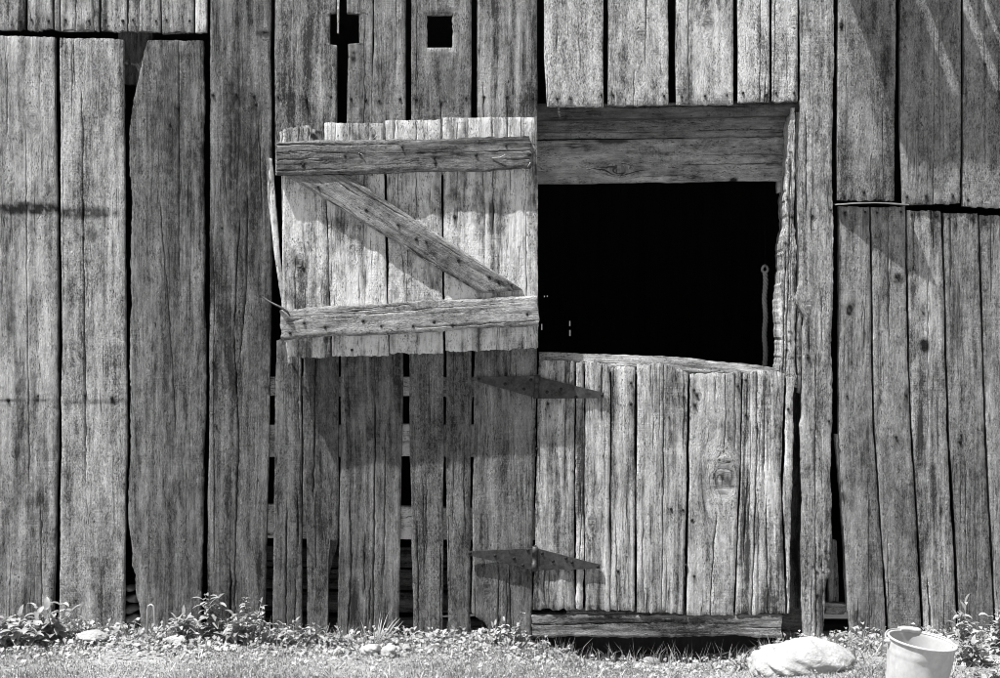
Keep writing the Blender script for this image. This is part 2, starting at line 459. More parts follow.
    for nx, ny in nails:                                            # nail heads
        px_, py_ = f(np.array(nx), np.array(ny))
        yy = float(y0(px_, py_)) if callable(y0) else y0
        c = W(px_, py_, yy); hh = (rng.uniform(.1, 1.0)) * K; rr = rng.uniform(.9, 1.5) * K
        ring = []; 
        for (rf, yo) in ((1.0, .006), (1.0, -hh), (.6, -hh - .001)):
            for k in range(8):
                a = 2 * math.pi * k / 8 + nx; ring.append((c[0] + rr * rf * math.cos(a), c[1] + yo, c[2] + rr * rf * math.sin(a)))
        ring.append((c[0], c[1] - hh - .0013, c[2])); ring = np.array(ring)
        qq = []
        for lv in range(2):
            for k in range(8):
                k2 = (k + 1) % 8; qq.append((lv * 8 + k, lv * 8 + k2, lv * 8 + 8 + k2, lv * 8 + 8 + k))
        for k in range(0, 8, 2): qq.append((16 + k, 16 + k + 1, 16 + (k + 2) % 8, 24))
        qq = np.array(qq) + cnt_
        V.append(ring); F.append(qq); GG.append(np.zeros((25, 3))); SS.append(np.zeros(25)); sm.append(np.ones(len(qq), bool)); mi.append(np.ones(len(qq), int)); cnt_ += 25
    F = np.concatenate(F)
    if flip:
        F = F[:, ::-1]
    me = quick_mesh(name, np.concatenate(V), F, [mat or WOOD, NAIL], np.concatenate(sm), np.concatenate(mi),
                    {'grain': ('FLOAT_VECTOR', np.concatenate(GG)), 'stain': ('FLOAT', np.concatenate(SS))})
    o = link(name, me, parent, label)
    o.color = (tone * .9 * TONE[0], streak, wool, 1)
    return o

def plank(name, parent, p0, p1, w0, w1, y0, th, end0=None, end1=None, **kw):
    """a board laid from p0 to p1 (survey units): local ly runs along it; end0/end1: (lx, ly offset) lists for slanted ends"""
    (ax, ay), (bx, by) = p0, p1
    L = math.hypot(bx - ax, by - ay); dx, dy = (bx - ax) / L, (by - ay) / L
    # local x is to the side so that the frame keeps its handedness
    f = lambda lx, ly: (ax + dx * ly + dy * lx, ay + dy * ly - dx * lx)
    Tn = 0 if end0 is None else end0
    Bn = L if end1 is None else [(a, L + b) for a, b in end1]
    return board(name, parent, [(0, -w0 / 2), (L, -w1 / 2)], [(0, w0 / 2), (L, w1 / 2)], Tn, Bn, y0, th, xf=f, **kw)

def inv_plank(p0, p1, pts):
    (ax, ay), (bx, by) = p0, p1
    L = math.hypot(bx - ax, by - ay); dx, dy = (bx - ax) / L, (by - ay) / L
    out = []
    for x, y in pts:
        rx, ry = x - ax, y - ay
        out.append((dy * rx - dx * ry, dx * rx + dy * ry))
    return out

# ================================================================== THE BARN
barn = empty('barn', (0, 0.05, 0), 'weathered grey barn wall of upright rough boards with a square doorway', 'barn')
WB = 'wall_board'
def wb(L, Rr, T, B, y0=0.0, **kw):
    return board(WB, barn, L, Rr, T, B, y0, **kw)

# --- upper left row above the seam
for (x0, x1, b, tn, ck) in ((-62, -22, 28, .3, 0), (-20, 24.5, 29, .30, 1), (26.8, 52.6, 29.3, .34, 0), (54, 59.5, 29.5, .2, 0), (60.5, 93, 30, .31, 1),
                            (94, 98.2, 30.5, .45, 0), (100.3, 126.8, 31, .33, 0), (128, 160, 31.3, .36, 2), (161.5, 193.6, 32, .34, 0), (194.6, 206.6, 32.8, .66, 0)):
    wb([(-150, x0)], [(-150, x1)], -150, b, .012 + .004 * (x0 % 3), tone=tn, auto=ck, dv=3, streak=1.1,
       nails=[(x0 + 5, 20), (x1 - 4, 21)] if x1 - x0 > 20 else (), wob=.4)
# --- left lower boards
TONE[0] = .92
wb(-62, [(36, -4), (650, -7)], 36, 650, .004, tone=.3, dv=5, du=3)
wb([(36, -2), (650, -5)], [(36, 54.6), (300, 57.6), (440, 57.5), (650, 53)], [(-3, 35.5), (55, 37)], 650, .002, tone=.37, streak=.75, wool=.9,
   cracks=[([(130, 26), (290, 27), (470, 30)], .7), ([(60, 8), (150, 7)], .5)], knots=[(33, 118, 2.6)],
   stains=[(-9, 203, 62, 214, .95), (-3, 399, 56, 402.5, .6), (-30, 420, 90, 760, .28), (9, 300, 14, 335, .5)], cup=.5, nails=[(8, 400), (38, 396)], ragT=.3)
wb([(38, 59.4), (300, 61.6), (440, 61), (650, 58.5)], [(38, 122.6), (300, 125.4), (440, 126.5), (650, 123)], [(59, 38.2), (123, 39)], 650, .0, tone=.42, streak=.8, wool=.95,
   cracks=[([(38, 74), (60, 74), (88, 75.5)], 1.5), ([(86, 80.5), (130, 82.6), (200, 83), (330, 84.6), (440, 85.6), (482, 85.5)], 2.0), ([(240, 90), (262, 92)], .8), ([(330, 82), (350, 82)], 1.6), ([(40, 62), (300, 64)], .4)],
   stains=[(52, 208, 120, 218, .8), (60, 400, 128, 404, .55), (86, 228, 97, 242, .6), (90, 500, 110, 640, .2), (116, 200, 124, 420, -.12)], knots=[], nails=[(83, 237), (83, 358), (85, 395), (112, 398)], ragT=.35, auto=1)
TONE[0] = .82
wb([(40, 147.6), (65, 141), (97, 135.2), (130, 130.2), (300, 130), (520, 128.6), (566, 132), (575, 135), (592, 136), (606, 140), (650, 142)],
   [(40, 202.6), (300, 205), (440, 204.6), (650, 202)], [(146, 40), (203, 40.5)], 650, .003, tone=.235, streak=1.2, wool=1.5,
   cracks=[([(200, 160), (350, 172), (430, 176)], .6)], wob=1.2, stains=[(156, 50, 188, 160, .5), (160, 180, 180, 430, .45), (150, 430, 196, 660, .15)], nails=[(178, 108), (170, 124)], ragT=.35, auto=1)
wb([(-150, 209.3), (300, 209.6), (650, 206.5)], [(-150, 270.5), (300, 271.6), (440, 269), (570, 266), (650, 263)], -150, 650, -.002, tone=.185, streak=1.2, wool=1.5,
   cracks=[([(220, 240), (290, 235.5), (340, 234.5), (440, 238.6), (540, 236), (650, 234.5)], 1.5), ([(196, 248), (290, 246.5), (360, 240)], 1.0), ([(560, 231), (625, 231)], 2.0), ([(120, 259), (225, 262.5)], .9), ([(180, 225.6), (200, 227)], 2.2)],
   knots=[(266, 34, 2.2)], nails=[(236, 94), (256, 104), (254, 96), (213, 95), (222, 228), (213, 362), (216, 426)], stains=[(224, 60, 254, 230, .55), (246, 180, 272, 420, .35), (212, 470, 262, 640, .15), (256, 30, 270, 37, .7), (229, 90, 232, 200, .4)], auto=1)
# the board seen in the notch at the top of the left section, and stones behind the broken foot
wb(118, 152, 30, 84, .045, tone=.09, dv=4, du=3)
def rock_mesh(mb, c, r, seed, flat=.7, sub=4, rough=.25):
    import bmesh
    bm = bmesh.new(); bmesh.ops.create_icosphere(bm, subdivisions=sub, radius=1)
    co = np.array([v.co[:] for v in bm.verts]); fs = [[v.index for v in f.verts] for f in bm.faces]; bm.free()
    n = .10 * fbm(co[:, 0] * 5 + co[:, 2] * 3, co[:, 1] * 5 - co[:, 2] * 4, seed + 3, 3) * (sub > 3) / max(rough * 2, .1) * .5 + fbm(co[:, 0] * 1.1 + co[:, 2] * .8, co[:, 1] * 1.1 - co[:, 2] * .6, seed, 4) * rough * 2.0
    # flatten facets a little, as on split fieldstone
    rng = np.random.default_rng(seed)
    d = 1 + n
    for _ in range(7):
        a = rng.normal(size=3); a /= np.linalg.norm(a); k = rng.uniform(.72, .92)
        pr = co @ a; d = np.where(pr * d > k, k / np.maximum(pr, .05), d)
    co = co * d[:, None] * np.array(r) + np.array(c)
    mb.add(co, fs, 0, True)
for i, (x, y, w_, h_) in enumerate(((131, 588, 7, 4), (134, 598, 9, 4), (132, 608, 9, 4.5), (134, 619, 11, 5))):
    mb = MB(); c = W(float(x), float(y), .07); rock_mesh(mb, c, (w_ * K, .05, h_ * K), 40 + i, sub=3)
    mb.build('foundation_stone', STONE2, barn)

# --- middle upper boards (C), with the two square holes
TONE[0] = .82
wb(274.6, [(-150, 337), (13.2, 337), (13.7, 330.4), (44.5, 330), (45.2, 337), (200, 337.4)], -150, 175, 0, tone=.31, wool=1.2,
   nails=[(278, 97), (331, 97), (306, 99)], cracks=[([(92, 306), (112, 308), (125, 309)], 2.4), ([(30, 296), (60, 297)], .5)], stains=[(284, 93, 294, 101, .5)], auto=1, wob=.3, du=1.2)
wb([(-150, 346.4), (13.2, 346.4), (13.7, 358.4), (43, 358.6), (44, 347.5), (200, 346)], 372.6, -150, 175, .002, tone=.3, wool=1.2,
   stains=[(351, 52, 356, 62, .7), (353, 40, 362, 90, .25)], nails=[(351, 99), (366, 100)], wob=.35, auto=1, du=1.2)
wb([(-150, 373.7), (45, 373.9), (65, 372.6), (90, 372), (175, 373)], 406, -150, 175, 0, tone=.33, wool=1.2, nails=[(400, 99), (379, 101)], wob=.35, auto=1)
wb(410.8, 471.6, -150, 175, .001, tone=.27, wool=1.25, holes=[(427, 15, 452.4, 47.5)], nails=[(416, 99), (466, 98), (441, 103)], stains=[(438, 48, 456, 105, .5), (440, 6, 452, 14, .6)],
   cracks=[([(98, 441), (125, 441.5)], 1.2)], wob=.3, auto=2)
wb(477.2, 537.6, -150, 175, .0, tone=.3, wool=1.25, nails=[(484, 97), (507, 97), (533, 98)], wob=.3, auto=2, cracks=[([(98, 507), (125, 507)], 1.0)])
plank('splinter', barn, (338.2, -20), (337.6, 33), 2.0, 1.6, -.003, .02, tone=.9, auto=0, wob=.2, gap=0)
# --- boards over the doorway (D)
TONE[0] = 1.0
for (x0, x1, b, tn, nl, kn) in ((544.4, 603.6, 106.4, 0.50, ((601, 95), (557, 99), (571, 99)), ()), (608, 668.6, 105.2, 0.49, ((613, 95), (664, 96)), ((641, 35, 2.5),)),
                                (675.8, 733.4, 104, 0.53, ((682, 97), (705, 96), (727, 95)), ((708, 24, 3.4),)), (738, 770, 102, 0.52, ((743, 93), (766, 95)), ()), (771.7, 798.4, 101.6, 0.55, ((776, 93), (794, 93)), ((794, 22, 3),))):
    wb([(-150, x0), (60, x0), (92, x0 + (1.5 if x0 < 550 else 0)), (110, x0 + (3 if x0 < 550 else 0))], x1, -150, b, -.012 + .0015 * (x0 % 4), tone=tn, wool=1.5, streak=.55, nails=nl, knots=kn, ragB=.7, auto=2,
       wob=.35, cracks=[([(30, 557), (52, 557)], 2.2)] if x0 < 550 else ([(([(70, 634), (104, 634)]), .5)] if x0 < 610 else ()))
# --- board right of the doorway, rotted at its foot
TONE[0] = .9
wb([(-150, 800.6), (110, 801), (280, 800), (300, 797), (318, 805), (335, 803), (380, 804), (415, 803), (425, 801), (650, 803.5)],
   [(-150, 834), (110, 833.5), (300, 833), (534, 831.6), (556, 831), (566, 829), (572, 831), (585, 826), (602, 826.5), (625, 824), (650, 823)], -150, [(803, 640), (824, 645)], -.02, th=.04, tone=.36, wool=1.2, streak=.9,
   cracks=[([(110, 806), (215, 806.5)], 1.3), ([(205, 811), (240, 812)], 1.0), ([(310, 808.5), (355, 809.5)], 3.0), ([(320, 822), (350, 823)], .9), ([(560, 812), (640, 811)], .9)],
   knots=[(809, 305, 2.5), (815, 214, 2)], nails=[(798.6, 312), (808, 357), (812, 216), (831, 210), (829, 421)],
   stains=[(806, 315, 812, 350, .7)] + [(x, y, x + 2.2, y + 3.4, .95) for x, y in ((829, 534), (824, 540), (819, 543), (824, 549), (818, 556), (825, 557), (820, 563), (827, 566), (822, 571), (816, 571), (812, 565), (825, 579), (819, 580), (813, 587), (822, 588), (816, 595))] + [(812, 590, 828, 625, .35)],
   wob=1.0, lump=2.2, label='upright board beside the doorway with a wormy rotten foot')
# --- ragged post lining the right side of the opening
board('door_post', barn, [(108, 792), (160, 788), (200, 785), (225, 785.5), (240, 783), (300, 782), (330, 780.5), (385, 779)], [(108, 795.5), (160, 794.5), (168, 796), (300, 797), (385, 797)], 108, 384, .012, th=.14,
      tone=.5, streak=1.0, wool=1.2, wob=1.8, lump=3.0, cracks=[([(160, 791), (260, 789), (375, 786)], 1.6), ([(120, 793), (240, 790.5)], 1.0), ([(250, 786), (380, 783)], 1.2)],
      stains=[(x, y, x + 4, y + 2.5, .9) for x, y in ((789, 152), (786, 199), (790, 217), (784, 242), (791, 262), (786, 281), (790, 300), (783, 308), (788, 331), (785, 350), (790, 357))], auto=3, label='split and ragged post with bark lining the doorway')
board('door_post', barn, [(100, 796.5), (385, 797)], [(100, 801), (385, 801.5)], 112, 392, .018, th=.05, tone=.3, wob=.9, lump=2, cracks=[([(120, 798.5), (300, 799.5)], 1.0)],
      stains=[(796, y, 802, y + 3, .8) for y in (330, 338, 356, 372)], auto=1)
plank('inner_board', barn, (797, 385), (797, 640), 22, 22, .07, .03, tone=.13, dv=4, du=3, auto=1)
# --- right upper boards
TONE[0] = .88
wb([(-150, 838), (200, 837.2)], [(-150, 897), (120, 895.5), (210, 894.6)], -150, [(837, 199.6), (896, 200.6)], -.014, tone=.27, wool=1.2, streak=.5, nails=[(844, 196), (864, 192), (841, 26)], stains=[(840, 19, 843.5, 30, .8), (882, 40, 892, 86, .4)], auto=2, wob=.4)
wb([(-150, 900.6), (120, 900), (210, 903)], [(-150, 962), (210, 960.4)], -150, [(902, 203.4), (961, 203.8)], -.012, tone=.27, wool=1.2, streak=.5, nails=[(907, 197), (926, 196), (953, 196)], auto=2, wob=.4)
wb([(-150, 964.2), (210, 963.2)], [(-150, 1026)], -150, [(963, 206), (1026, 208.5)], -.013, tone=.3, wool=1.2, streak=.5, nails=[(968, 200), (985, 64)], auto=2, wob=.4)
wb(1029, 1090, -150, 209, -.013, tone=.28, dv=5, du=3)
# --- right lower boards, leaning
wb([(440, 835), (470, 838.5), (610, 847), (650, 850)], [(440, 842), (620, 853), (650, 856)], 435, [(832, 610), (850, 613)], .012, tone=.45, wool=.6, streak=.8, auto=1)
wb([(560, 828), (610, 829)], [(540, 838), (640, 840)], 540, 602, .05, tone=.3, wool=.6, auto=1, dv=3)
wb([(207, 838.6), (440, 838.4), (500, 842), (660, 851.5)], [(207, 870.2), (420, 873), (520, 880), (660, 887.6)], [(838, 206.5), (870, 207.2)], 658, .0, tone=.33, wool=1.15, streak=.75, knots=[(849, 310, 2.2)], nails=[(845, 213), (865, 212), (847, 396)],
   stains=[(830, 430, 890, 690, .25), (846, 305, 853, 316, .8), (852, 610, 866, 626, .4), (838, 207, 846, 225, .3)], auto=2, label='weathered board with a knot hole beside the doorway board')
wb([(207, 871.4), (420, 874), (520, 881.5), (660, 890.5)], [(207, 905.6), (300, 906.6), (420, 910), (520, 916), (660, 923.4)], [(871, 206.8), (906, 207)], 660, .002, tone=.34, wool=1.15, streak=.75,
   cracks=[([(207, 888), (250, 888.6), (350, 889)], 1.0)], knots=[(897, 277, 2.2)], stains=[(860, 430, 930, 690, .25), (893, 274, 903, 284, .75)], nails=[(877, 213), (901, 212), (896, 437), (906, 395)], auto=2)
wb([(210, 907.6), (300, 908.5), (420, 912), (520, 918.5), (660, 926)], [(210, 941.8), (420, 947), (520, 952), (660, 959)], [(907, 210.4), (942, 211)], 662, .0, tone=.4, wool=.95, streak=1.1,
   cracks=[([(210, 934), (250, 933.4)], .7), ([(572, 926), (600, 929), (640, 932)], 2.6), ([(400, 937), (560, 941)], .6)], knots=[(923, 312, 2.2), (924, 346, 2.4)], stains=[(900, 430, 970, 690, .22), (919, 338, 929, 354, .85), (918, 304, 928, 322, .45)], nails=[(912, 215), (937, 216)], auto=3)
wb([(213, 943.6), (420, 949), (520, 955), (660, 962)], [(213, 977.6), (420, 984.4), (520, 989), (660, 996)], [(943, 213), (978, 214)], 664, .001, tone=.28, wool=1.15, streak=1.2, nails=[(949, 218), (973, 219), (961, 435), (960, 441)], stains=[(940, 430, 1000, 690, .2), (950, 280, 962, 360, .45)], auto=3)
wb([(215, 979.4), (420, 986.2), (520, 991), (660, 997.8)], [(215, 1014), (420, 1019), (660, 1031)], [(979, 215), (1014, 216)], 666, .003, tone=.34, wool=1.2, streak=.75, nails=[(984, 220)], auto=2)
wb([(216, 1016), (660, 1033)], [(216, 1050), (660, 1068)], 216, 668, 0, tone=.3, dv=5, du=3)
wb([(216, 1052), (660, 1070)], [(216, 1092), (660, 1104)], 216, 668, .002, tone=.33, dv=5, du=3)
# warped drip strip under the upper boards: stands off the wall and throws the slanting shadow below it
mb = MB(); v = []; n_ = 26
for i in range(n_ + 1):
    t = i / n_; px = 834.5 + 70 * t; out = .014 + .05 * t ** .8; py = 204.2 - 2.0 * math.sin(t * 3.0) + 1.2 * t
    a = W(px, py, 0.0); z = a[2]
    out += .004 * vn(t * 9, 0, 3); th = .0045 + .002 * vn(t * 7, 0, 9)
    for (yy, zz) in ((.02, z + .004), (-out, z - .002), (-out, z - .002 - th), (.02, z + .004 - th)): v.append((a[0], yy, zz))
f = []
for i in range(n_):
    for k in range(4):
        k2 = (k + 1) % 4; f.append((i * 4 + k, i * 4 + k2, i * 4 + 4 + k2, i * 4 + 4 + k))
f += [(0, 3, 2, 1), (n_ * 4, n_ * 4 + 1, n_ * 4 + 2, n_ * 4 + 3)]
mb.add(v, f, 0, False); mb.build('drip_strip', DRIP, barn, 'thin warped strip of wood standing out under the upper boards')
# --- lower middle boards under the open hatch
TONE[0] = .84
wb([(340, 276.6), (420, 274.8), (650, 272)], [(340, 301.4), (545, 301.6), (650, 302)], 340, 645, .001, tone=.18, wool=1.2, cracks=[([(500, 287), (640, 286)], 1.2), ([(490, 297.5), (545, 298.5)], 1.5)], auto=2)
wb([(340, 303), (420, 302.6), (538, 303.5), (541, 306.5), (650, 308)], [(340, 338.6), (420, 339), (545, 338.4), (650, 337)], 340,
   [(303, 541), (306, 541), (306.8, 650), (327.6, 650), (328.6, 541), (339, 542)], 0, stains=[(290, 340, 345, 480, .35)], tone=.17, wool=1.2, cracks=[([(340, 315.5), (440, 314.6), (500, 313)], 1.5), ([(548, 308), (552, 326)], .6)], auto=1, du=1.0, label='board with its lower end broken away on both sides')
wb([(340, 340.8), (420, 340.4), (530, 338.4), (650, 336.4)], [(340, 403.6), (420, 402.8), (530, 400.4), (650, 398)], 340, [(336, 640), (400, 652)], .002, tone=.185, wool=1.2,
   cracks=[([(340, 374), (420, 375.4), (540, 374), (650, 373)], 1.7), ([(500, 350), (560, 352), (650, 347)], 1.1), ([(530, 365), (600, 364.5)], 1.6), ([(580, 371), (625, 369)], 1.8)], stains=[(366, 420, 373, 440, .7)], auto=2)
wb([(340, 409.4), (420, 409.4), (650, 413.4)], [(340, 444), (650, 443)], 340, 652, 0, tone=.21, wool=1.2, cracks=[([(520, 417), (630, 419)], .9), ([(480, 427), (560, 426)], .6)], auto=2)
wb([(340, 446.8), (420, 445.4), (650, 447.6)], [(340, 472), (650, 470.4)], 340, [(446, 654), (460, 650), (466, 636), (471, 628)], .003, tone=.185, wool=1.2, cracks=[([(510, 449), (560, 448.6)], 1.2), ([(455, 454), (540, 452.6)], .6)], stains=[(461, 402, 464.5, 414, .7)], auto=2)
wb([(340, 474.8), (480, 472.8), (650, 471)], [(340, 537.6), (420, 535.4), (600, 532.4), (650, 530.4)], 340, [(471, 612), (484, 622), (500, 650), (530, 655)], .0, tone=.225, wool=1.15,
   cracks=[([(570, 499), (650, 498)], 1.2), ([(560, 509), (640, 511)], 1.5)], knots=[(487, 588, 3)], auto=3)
# girts and old boards seen through the gaps
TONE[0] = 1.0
plank('girt', barn, (258, 441), (536, 440), 33, 33, .030, .05, tone=.8, streak=.4, dv=4, du=3, auto=1)  # girts near-white: sunlight through the gaps is put into their tone
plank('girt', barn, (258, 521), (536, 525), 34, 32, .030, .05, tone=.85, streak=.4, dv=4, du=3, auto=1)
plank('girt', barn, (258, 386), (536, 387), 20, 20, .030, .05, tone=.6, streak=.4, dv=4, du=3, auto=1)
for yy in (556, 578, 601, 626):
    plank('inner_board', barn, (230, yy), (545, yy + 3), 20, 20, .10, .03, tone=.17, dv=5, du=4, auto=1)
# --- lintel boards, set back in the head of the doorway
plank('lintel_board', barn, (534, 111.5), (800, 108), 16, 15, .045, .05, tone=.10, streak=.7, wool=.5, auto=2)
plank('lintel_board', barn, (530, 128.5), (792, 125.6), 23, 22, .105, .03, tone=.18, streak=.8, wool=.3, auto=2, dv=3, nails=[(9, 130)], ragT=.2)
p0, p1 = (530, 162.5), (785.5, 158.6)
plank('lintel_board', barn, p0, p1, 43.5, 44.5, .10, .03, tone=.30, streak=.4, wool=.25, auto=2, stains=[(-2, 80, 6, 130, -.35), (17, 66, 23, 96, .8), (-22, 200, -18.5, 207, .95)],
      knots=[(-8, 88, 4)], cracks=[([(150, -4), (256, -5)], .7)], label='wide pale plank across the head of the doorway')
plank('block', barn, (780.5, 178), (780.5, 193), 6, 6, .11, .04, tone=.4, auto=0)
# --- sill beam under the half door
plank('sill_beam', barn, (532, 626), (782, 625), 23, 24, .0, .12, tone=.2, streak=.7, wool=.8, lump=1.6, wob=1.6, auto=3, cracks=[([(30, 2), (140, 3)], .9)])
plank('sill_beam', barn, (567, 611.5), (778, 612.5), 9, 9, .014, .10, tone=.16, wob=1.2, auto=1)
plank('sill_beam', barn, (783, 620), (806, 622), 40, 40, .07, .08, tone=.16, auto=1)
plank('foundation_beam', barn, (525, 654), (770, 664), 28, 28, .20, .1, tone=.10, auto=1)
plank('block', barn, (826, 609), (846, 610), 12, 11, .03, .06, tone=.3, auto=0)
# --- plain boards carrying the wall on past the picture, sides, roof and back
for sgn in (-1, 1):
    for i in range(5):
        x0 = (-124 - 62 * i) if sgn < 0 else (1094 + 62 * i)
        wb(x0, x0 + 59.5, -150, 655, .002 * (i % 2), tone=.28 + .03 * (i % 3), dv=9, du=6, auto=1)
mb = MB()
x0, x1 = -3.75, 3.75
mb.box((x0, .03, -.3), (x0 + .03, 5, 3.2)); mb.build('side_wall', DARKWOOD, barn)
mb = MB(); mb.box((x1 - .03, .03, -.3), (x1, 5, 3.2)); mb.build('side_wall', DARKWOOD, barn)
# back wall: boards with a few chinks of daylight
def back_point(px, py):
    s = (D + 4.5) / D * K
    return (px - 500) * s, ZC - (py - 339) * s
sl = []
for (a, b, c, d) in ((541.2, 324, 542.4, 330), (569.2, 321, 570.6, 326), (569.2, 330, 570.8, 336), (544, 295.6, 545, 297.2), (546.8, 295.4, 547.6, 297)):
    l, t_ = back_point(a, b); r_, b_ = back_point(c, d); sl.append((l, b_, r_, t_))
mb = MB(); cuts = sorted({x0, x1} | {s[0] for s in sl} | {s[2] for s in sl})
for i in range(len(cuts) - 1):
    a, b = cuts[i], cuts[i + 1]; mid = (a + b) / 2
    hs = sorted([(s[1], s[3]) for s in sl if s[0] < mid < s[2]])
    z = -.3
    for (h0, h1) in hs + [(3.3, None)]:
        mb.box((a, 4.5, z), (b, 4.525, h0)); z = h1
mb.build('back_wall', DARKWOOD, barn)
mb = MB(); mb.box((x0 + .04, .165, -.35), (x1 - .04, 4.48, .03)); mb.build('dark_floor', DARKWOOD, barn)  # dark floor slab added to swallow the sun falling in through the doorway
mb = MB(); mb.box((x0 - .1, -.09, 3.154), (x1 + .1, 5.1, 3.3)); mb.build('roof', SHINGLE, barn)
mb = MB()
XR = lambda px: (px - 500) * K
for (a, b) in ((790, 855), (866, 899), (909, 921), (927, 1300)):
    mb.box((XR(a), -.205, 3.139), (XR(b), -.0, 3.151))
mb.box((XR(786), -.26, 3.136), (XR(1300), -.205, 3.152))
mb.build('eave', SHINGLE, barn)

# ================================================================== THE OPEN HATCH
hatch = empty('hatch_door', tuple(W(408.0, 352.0, -.06)), 'pale board hatch with a diagonal brace, swung open flat against the barn wall', 'hatch door')
HY = -.074
def hb(L, Rr, T, B, y0=HY, **kw):
    return board('hatch_board', hatch, L, Rr, T, B, y0, th=.022, **kw)
hb([(160, 266), (200, 268), (250, 273), (300, 281), (362, 287)], [(160, 272), (200, 275.5), (250, 279), (300, 286), (345, 290), (366, 293)], 158, 364, HY + .012, tone=.56, streak=.8, wool=.6, auto=1, label='narrow bowed strip along the free edge')
hb([(130, 279), (180, 281.4), (300, 283.4), (360, 288)], [(130, 323.4), (200, 325.6), (300, 330), (360, 331)], [(279, 131), (290, 127.5), (308, 126), (312, 130), (324, 131)], 357.6, HY + .004, tone=.56, streak=.8, wool=.45,
   knots=[(299, 262, 3.4)], cracks=[([(128, 299), (150, 299)], 1.0), ([(126, 308.5), (150, 308.5)], 1.6), ([(285, 322), (302, 322)], .9)], stains=[(284, 292, 300, 304, .4), (318, 295, 328, 304, .3), (278, 120, 326, 142, .4), (310, 128, 322, 142, .6), (288, 248, 297, 270, .5)], nails=[(303, 268)], ragT=1.2)
hb([(122, 324.2), (360, 331.8)], [(122, 383.4), (200, 384.8), (360, 388.6)], [(324, 122.6), (383, 123)], 355.8, HY, tone=.56, streak=.75, wool=.45, cracks=[([(122, 350), (142, 350)], 1.1), ([(275, 359), (302, 360)], .9), ([(122, 335), (142, 335)], .5)],
   stains=[(332, 218, 344, 236, .4), (368, 130, 376, 138, .5)], nails=[(352, 350), (374, 137)], ragT=.35)
hb([(120, 385), (200, 386.6), (360, 389.6)], [(120, 440.4), (300, 443), (360, 443.4)], [(385, 120.4), (440, 119.6)], 353.4, HY + .002, tone=.6, streak=.7, wool=.4, cracks=[([(119, 394.6), (142, 394)], 2.0), ([(119, 397.6), (142, 397)], 1.0), ([(205, 399), (216, 399)], 1.0)], ragT=.35)
hb([(117, 442.4), (200, 443.4), (360, 445)], [(117, 537.6), (360, 538.4)], [(442, 117.8), (538, 117)], [(445, 351.4), (538, 348.4)], HY, tone=.6, streak=.75, wool=.4,
   cracks=[([(117, 492.6), (150, 493), (230, 493)], 1.3), ([(117, 508), (145, 508)], 1.3), ([(160, 510), (205, 510.6)], .8), ([(117, 521.5), (142, 521.5)], .9), ([(165, 526), (345, 527)], .6), ([(117, 468), (142, 468)], .6), ([(170, 483), (200, 484), (225, 485)], .6)],
   stains=[(494, 117, 500, 137, .45), (453, 212, 456, 222, .6)], nails=[(455, 217)], ragT=.4, auto=3)
BY = HY - .034
b0, b1 = (277, 158.6), (531, 153)
nl = lambda p0, p1, pts: [tuple(q) for q in inv_plank(p0, p1, pts)]
plank('batten', hatch, b0, b1, 34, 33, BY, .034, tone=.17, streak=.8, wool=.8, lump=1.0, wob=1.2, auto=4,
      nails=nl(b0, b1, [(303, 165), (360, 154), (345, 156), (402, 147), (434, 158), (435, 163), (476, 155), (506, 146), (529, 155)]),
      knots=[(a, b, 2.6) for a, b in nl(b0, b1, [(326, 160)])], cracks=[([(0, 14), (70, 12.6)], 1.6), ([(0, 6), (40, 7)], .9), ([(30, -3), (46, -3)], 1.6), ([(190, 2), (254, 3)], 1.0), ([(226, -6), (254, -5.5)], 1.0), ([(60, 12), (120, 11.6)], .8)],
      ragT=.9, ragB=.9, label='dark cracked upper batten')
b0, b1 = (280, 324.6), (538, 310.2)
plank('batten', hatch, b0, b1, 31, 31.5, BY + .004, .030, tone=.33, streak=.7, wool=.8, lump=.8, wob=.9, auto=4,
      nails=nl(b0, b1, [(304, 323), (325, 327), (363, 321), (381, 326), (413, 326), (434, 322), (452, 325), (527, 314), (290, 333)]), ragT=.6, ragB=.6,
      cracks=[([(8, 3), (22, 4)], 2.0), ([(60, 9), (95, 9)], 1.3), ([(84, 6), (130, 5.4)], .7), ([(180, 8), (250, 9)], .8)], label='pale lower batten')
b0, b1 = (303, 170), (509, 298)
ends1 = [(-16, 20.5), (-14.5, 3), (14.2, -30), (15.6, -26)]
lp = sorted(nl(b0, b1, [(522.5, 289.5), (480, 293.3)]))
Lb = math.hypot(b1[0] - b0[0], b1[1] - b0[1])
e1 = [(lp[0][0], lp[0][1] - Lb), (lp[1][0], lp[1][1] - Lb)]
up = sorted(nl(b0, b1, [(284.5, 175.4), (351, 175)])); e0 = [(a, b) for a, b in up]
wd_ = abs(lp[1][0] - lp[0][0])
board('brace', hatch, [(0, up[0][0]), (Lb, lp[0][0])], [(0, up[1][0]), (Lb, lp[1][0])], [(a, b) for a, b in up], [(a, b) for a, b in lp], BY + .008, th=.026,
      xf=(lambda ax, ay, dx, dy: (lambda lx, ly: (ax + dx * ly + dy * lx, ay + dy * ly - dx * lx)))(b0[0], b0[1], (b1[0] - b0[0]) / Lb, (b1[1] - b0[1]) / Lb),
      tone=.255, streak=.65, wool=.9, auto=3, wob=.4, ragT=.2, ragB=.2,
      nails=nl(b0, b1, [(318, 187), (366, 210), (398, 225), (416, 239), (426, 242), (458, 260), (489, 277), (498, 281), (511, 285)]),
      cracks=[([(nl(b0, b1, [(330, 182)])[0][1], 8), (60, 7)], .8)])
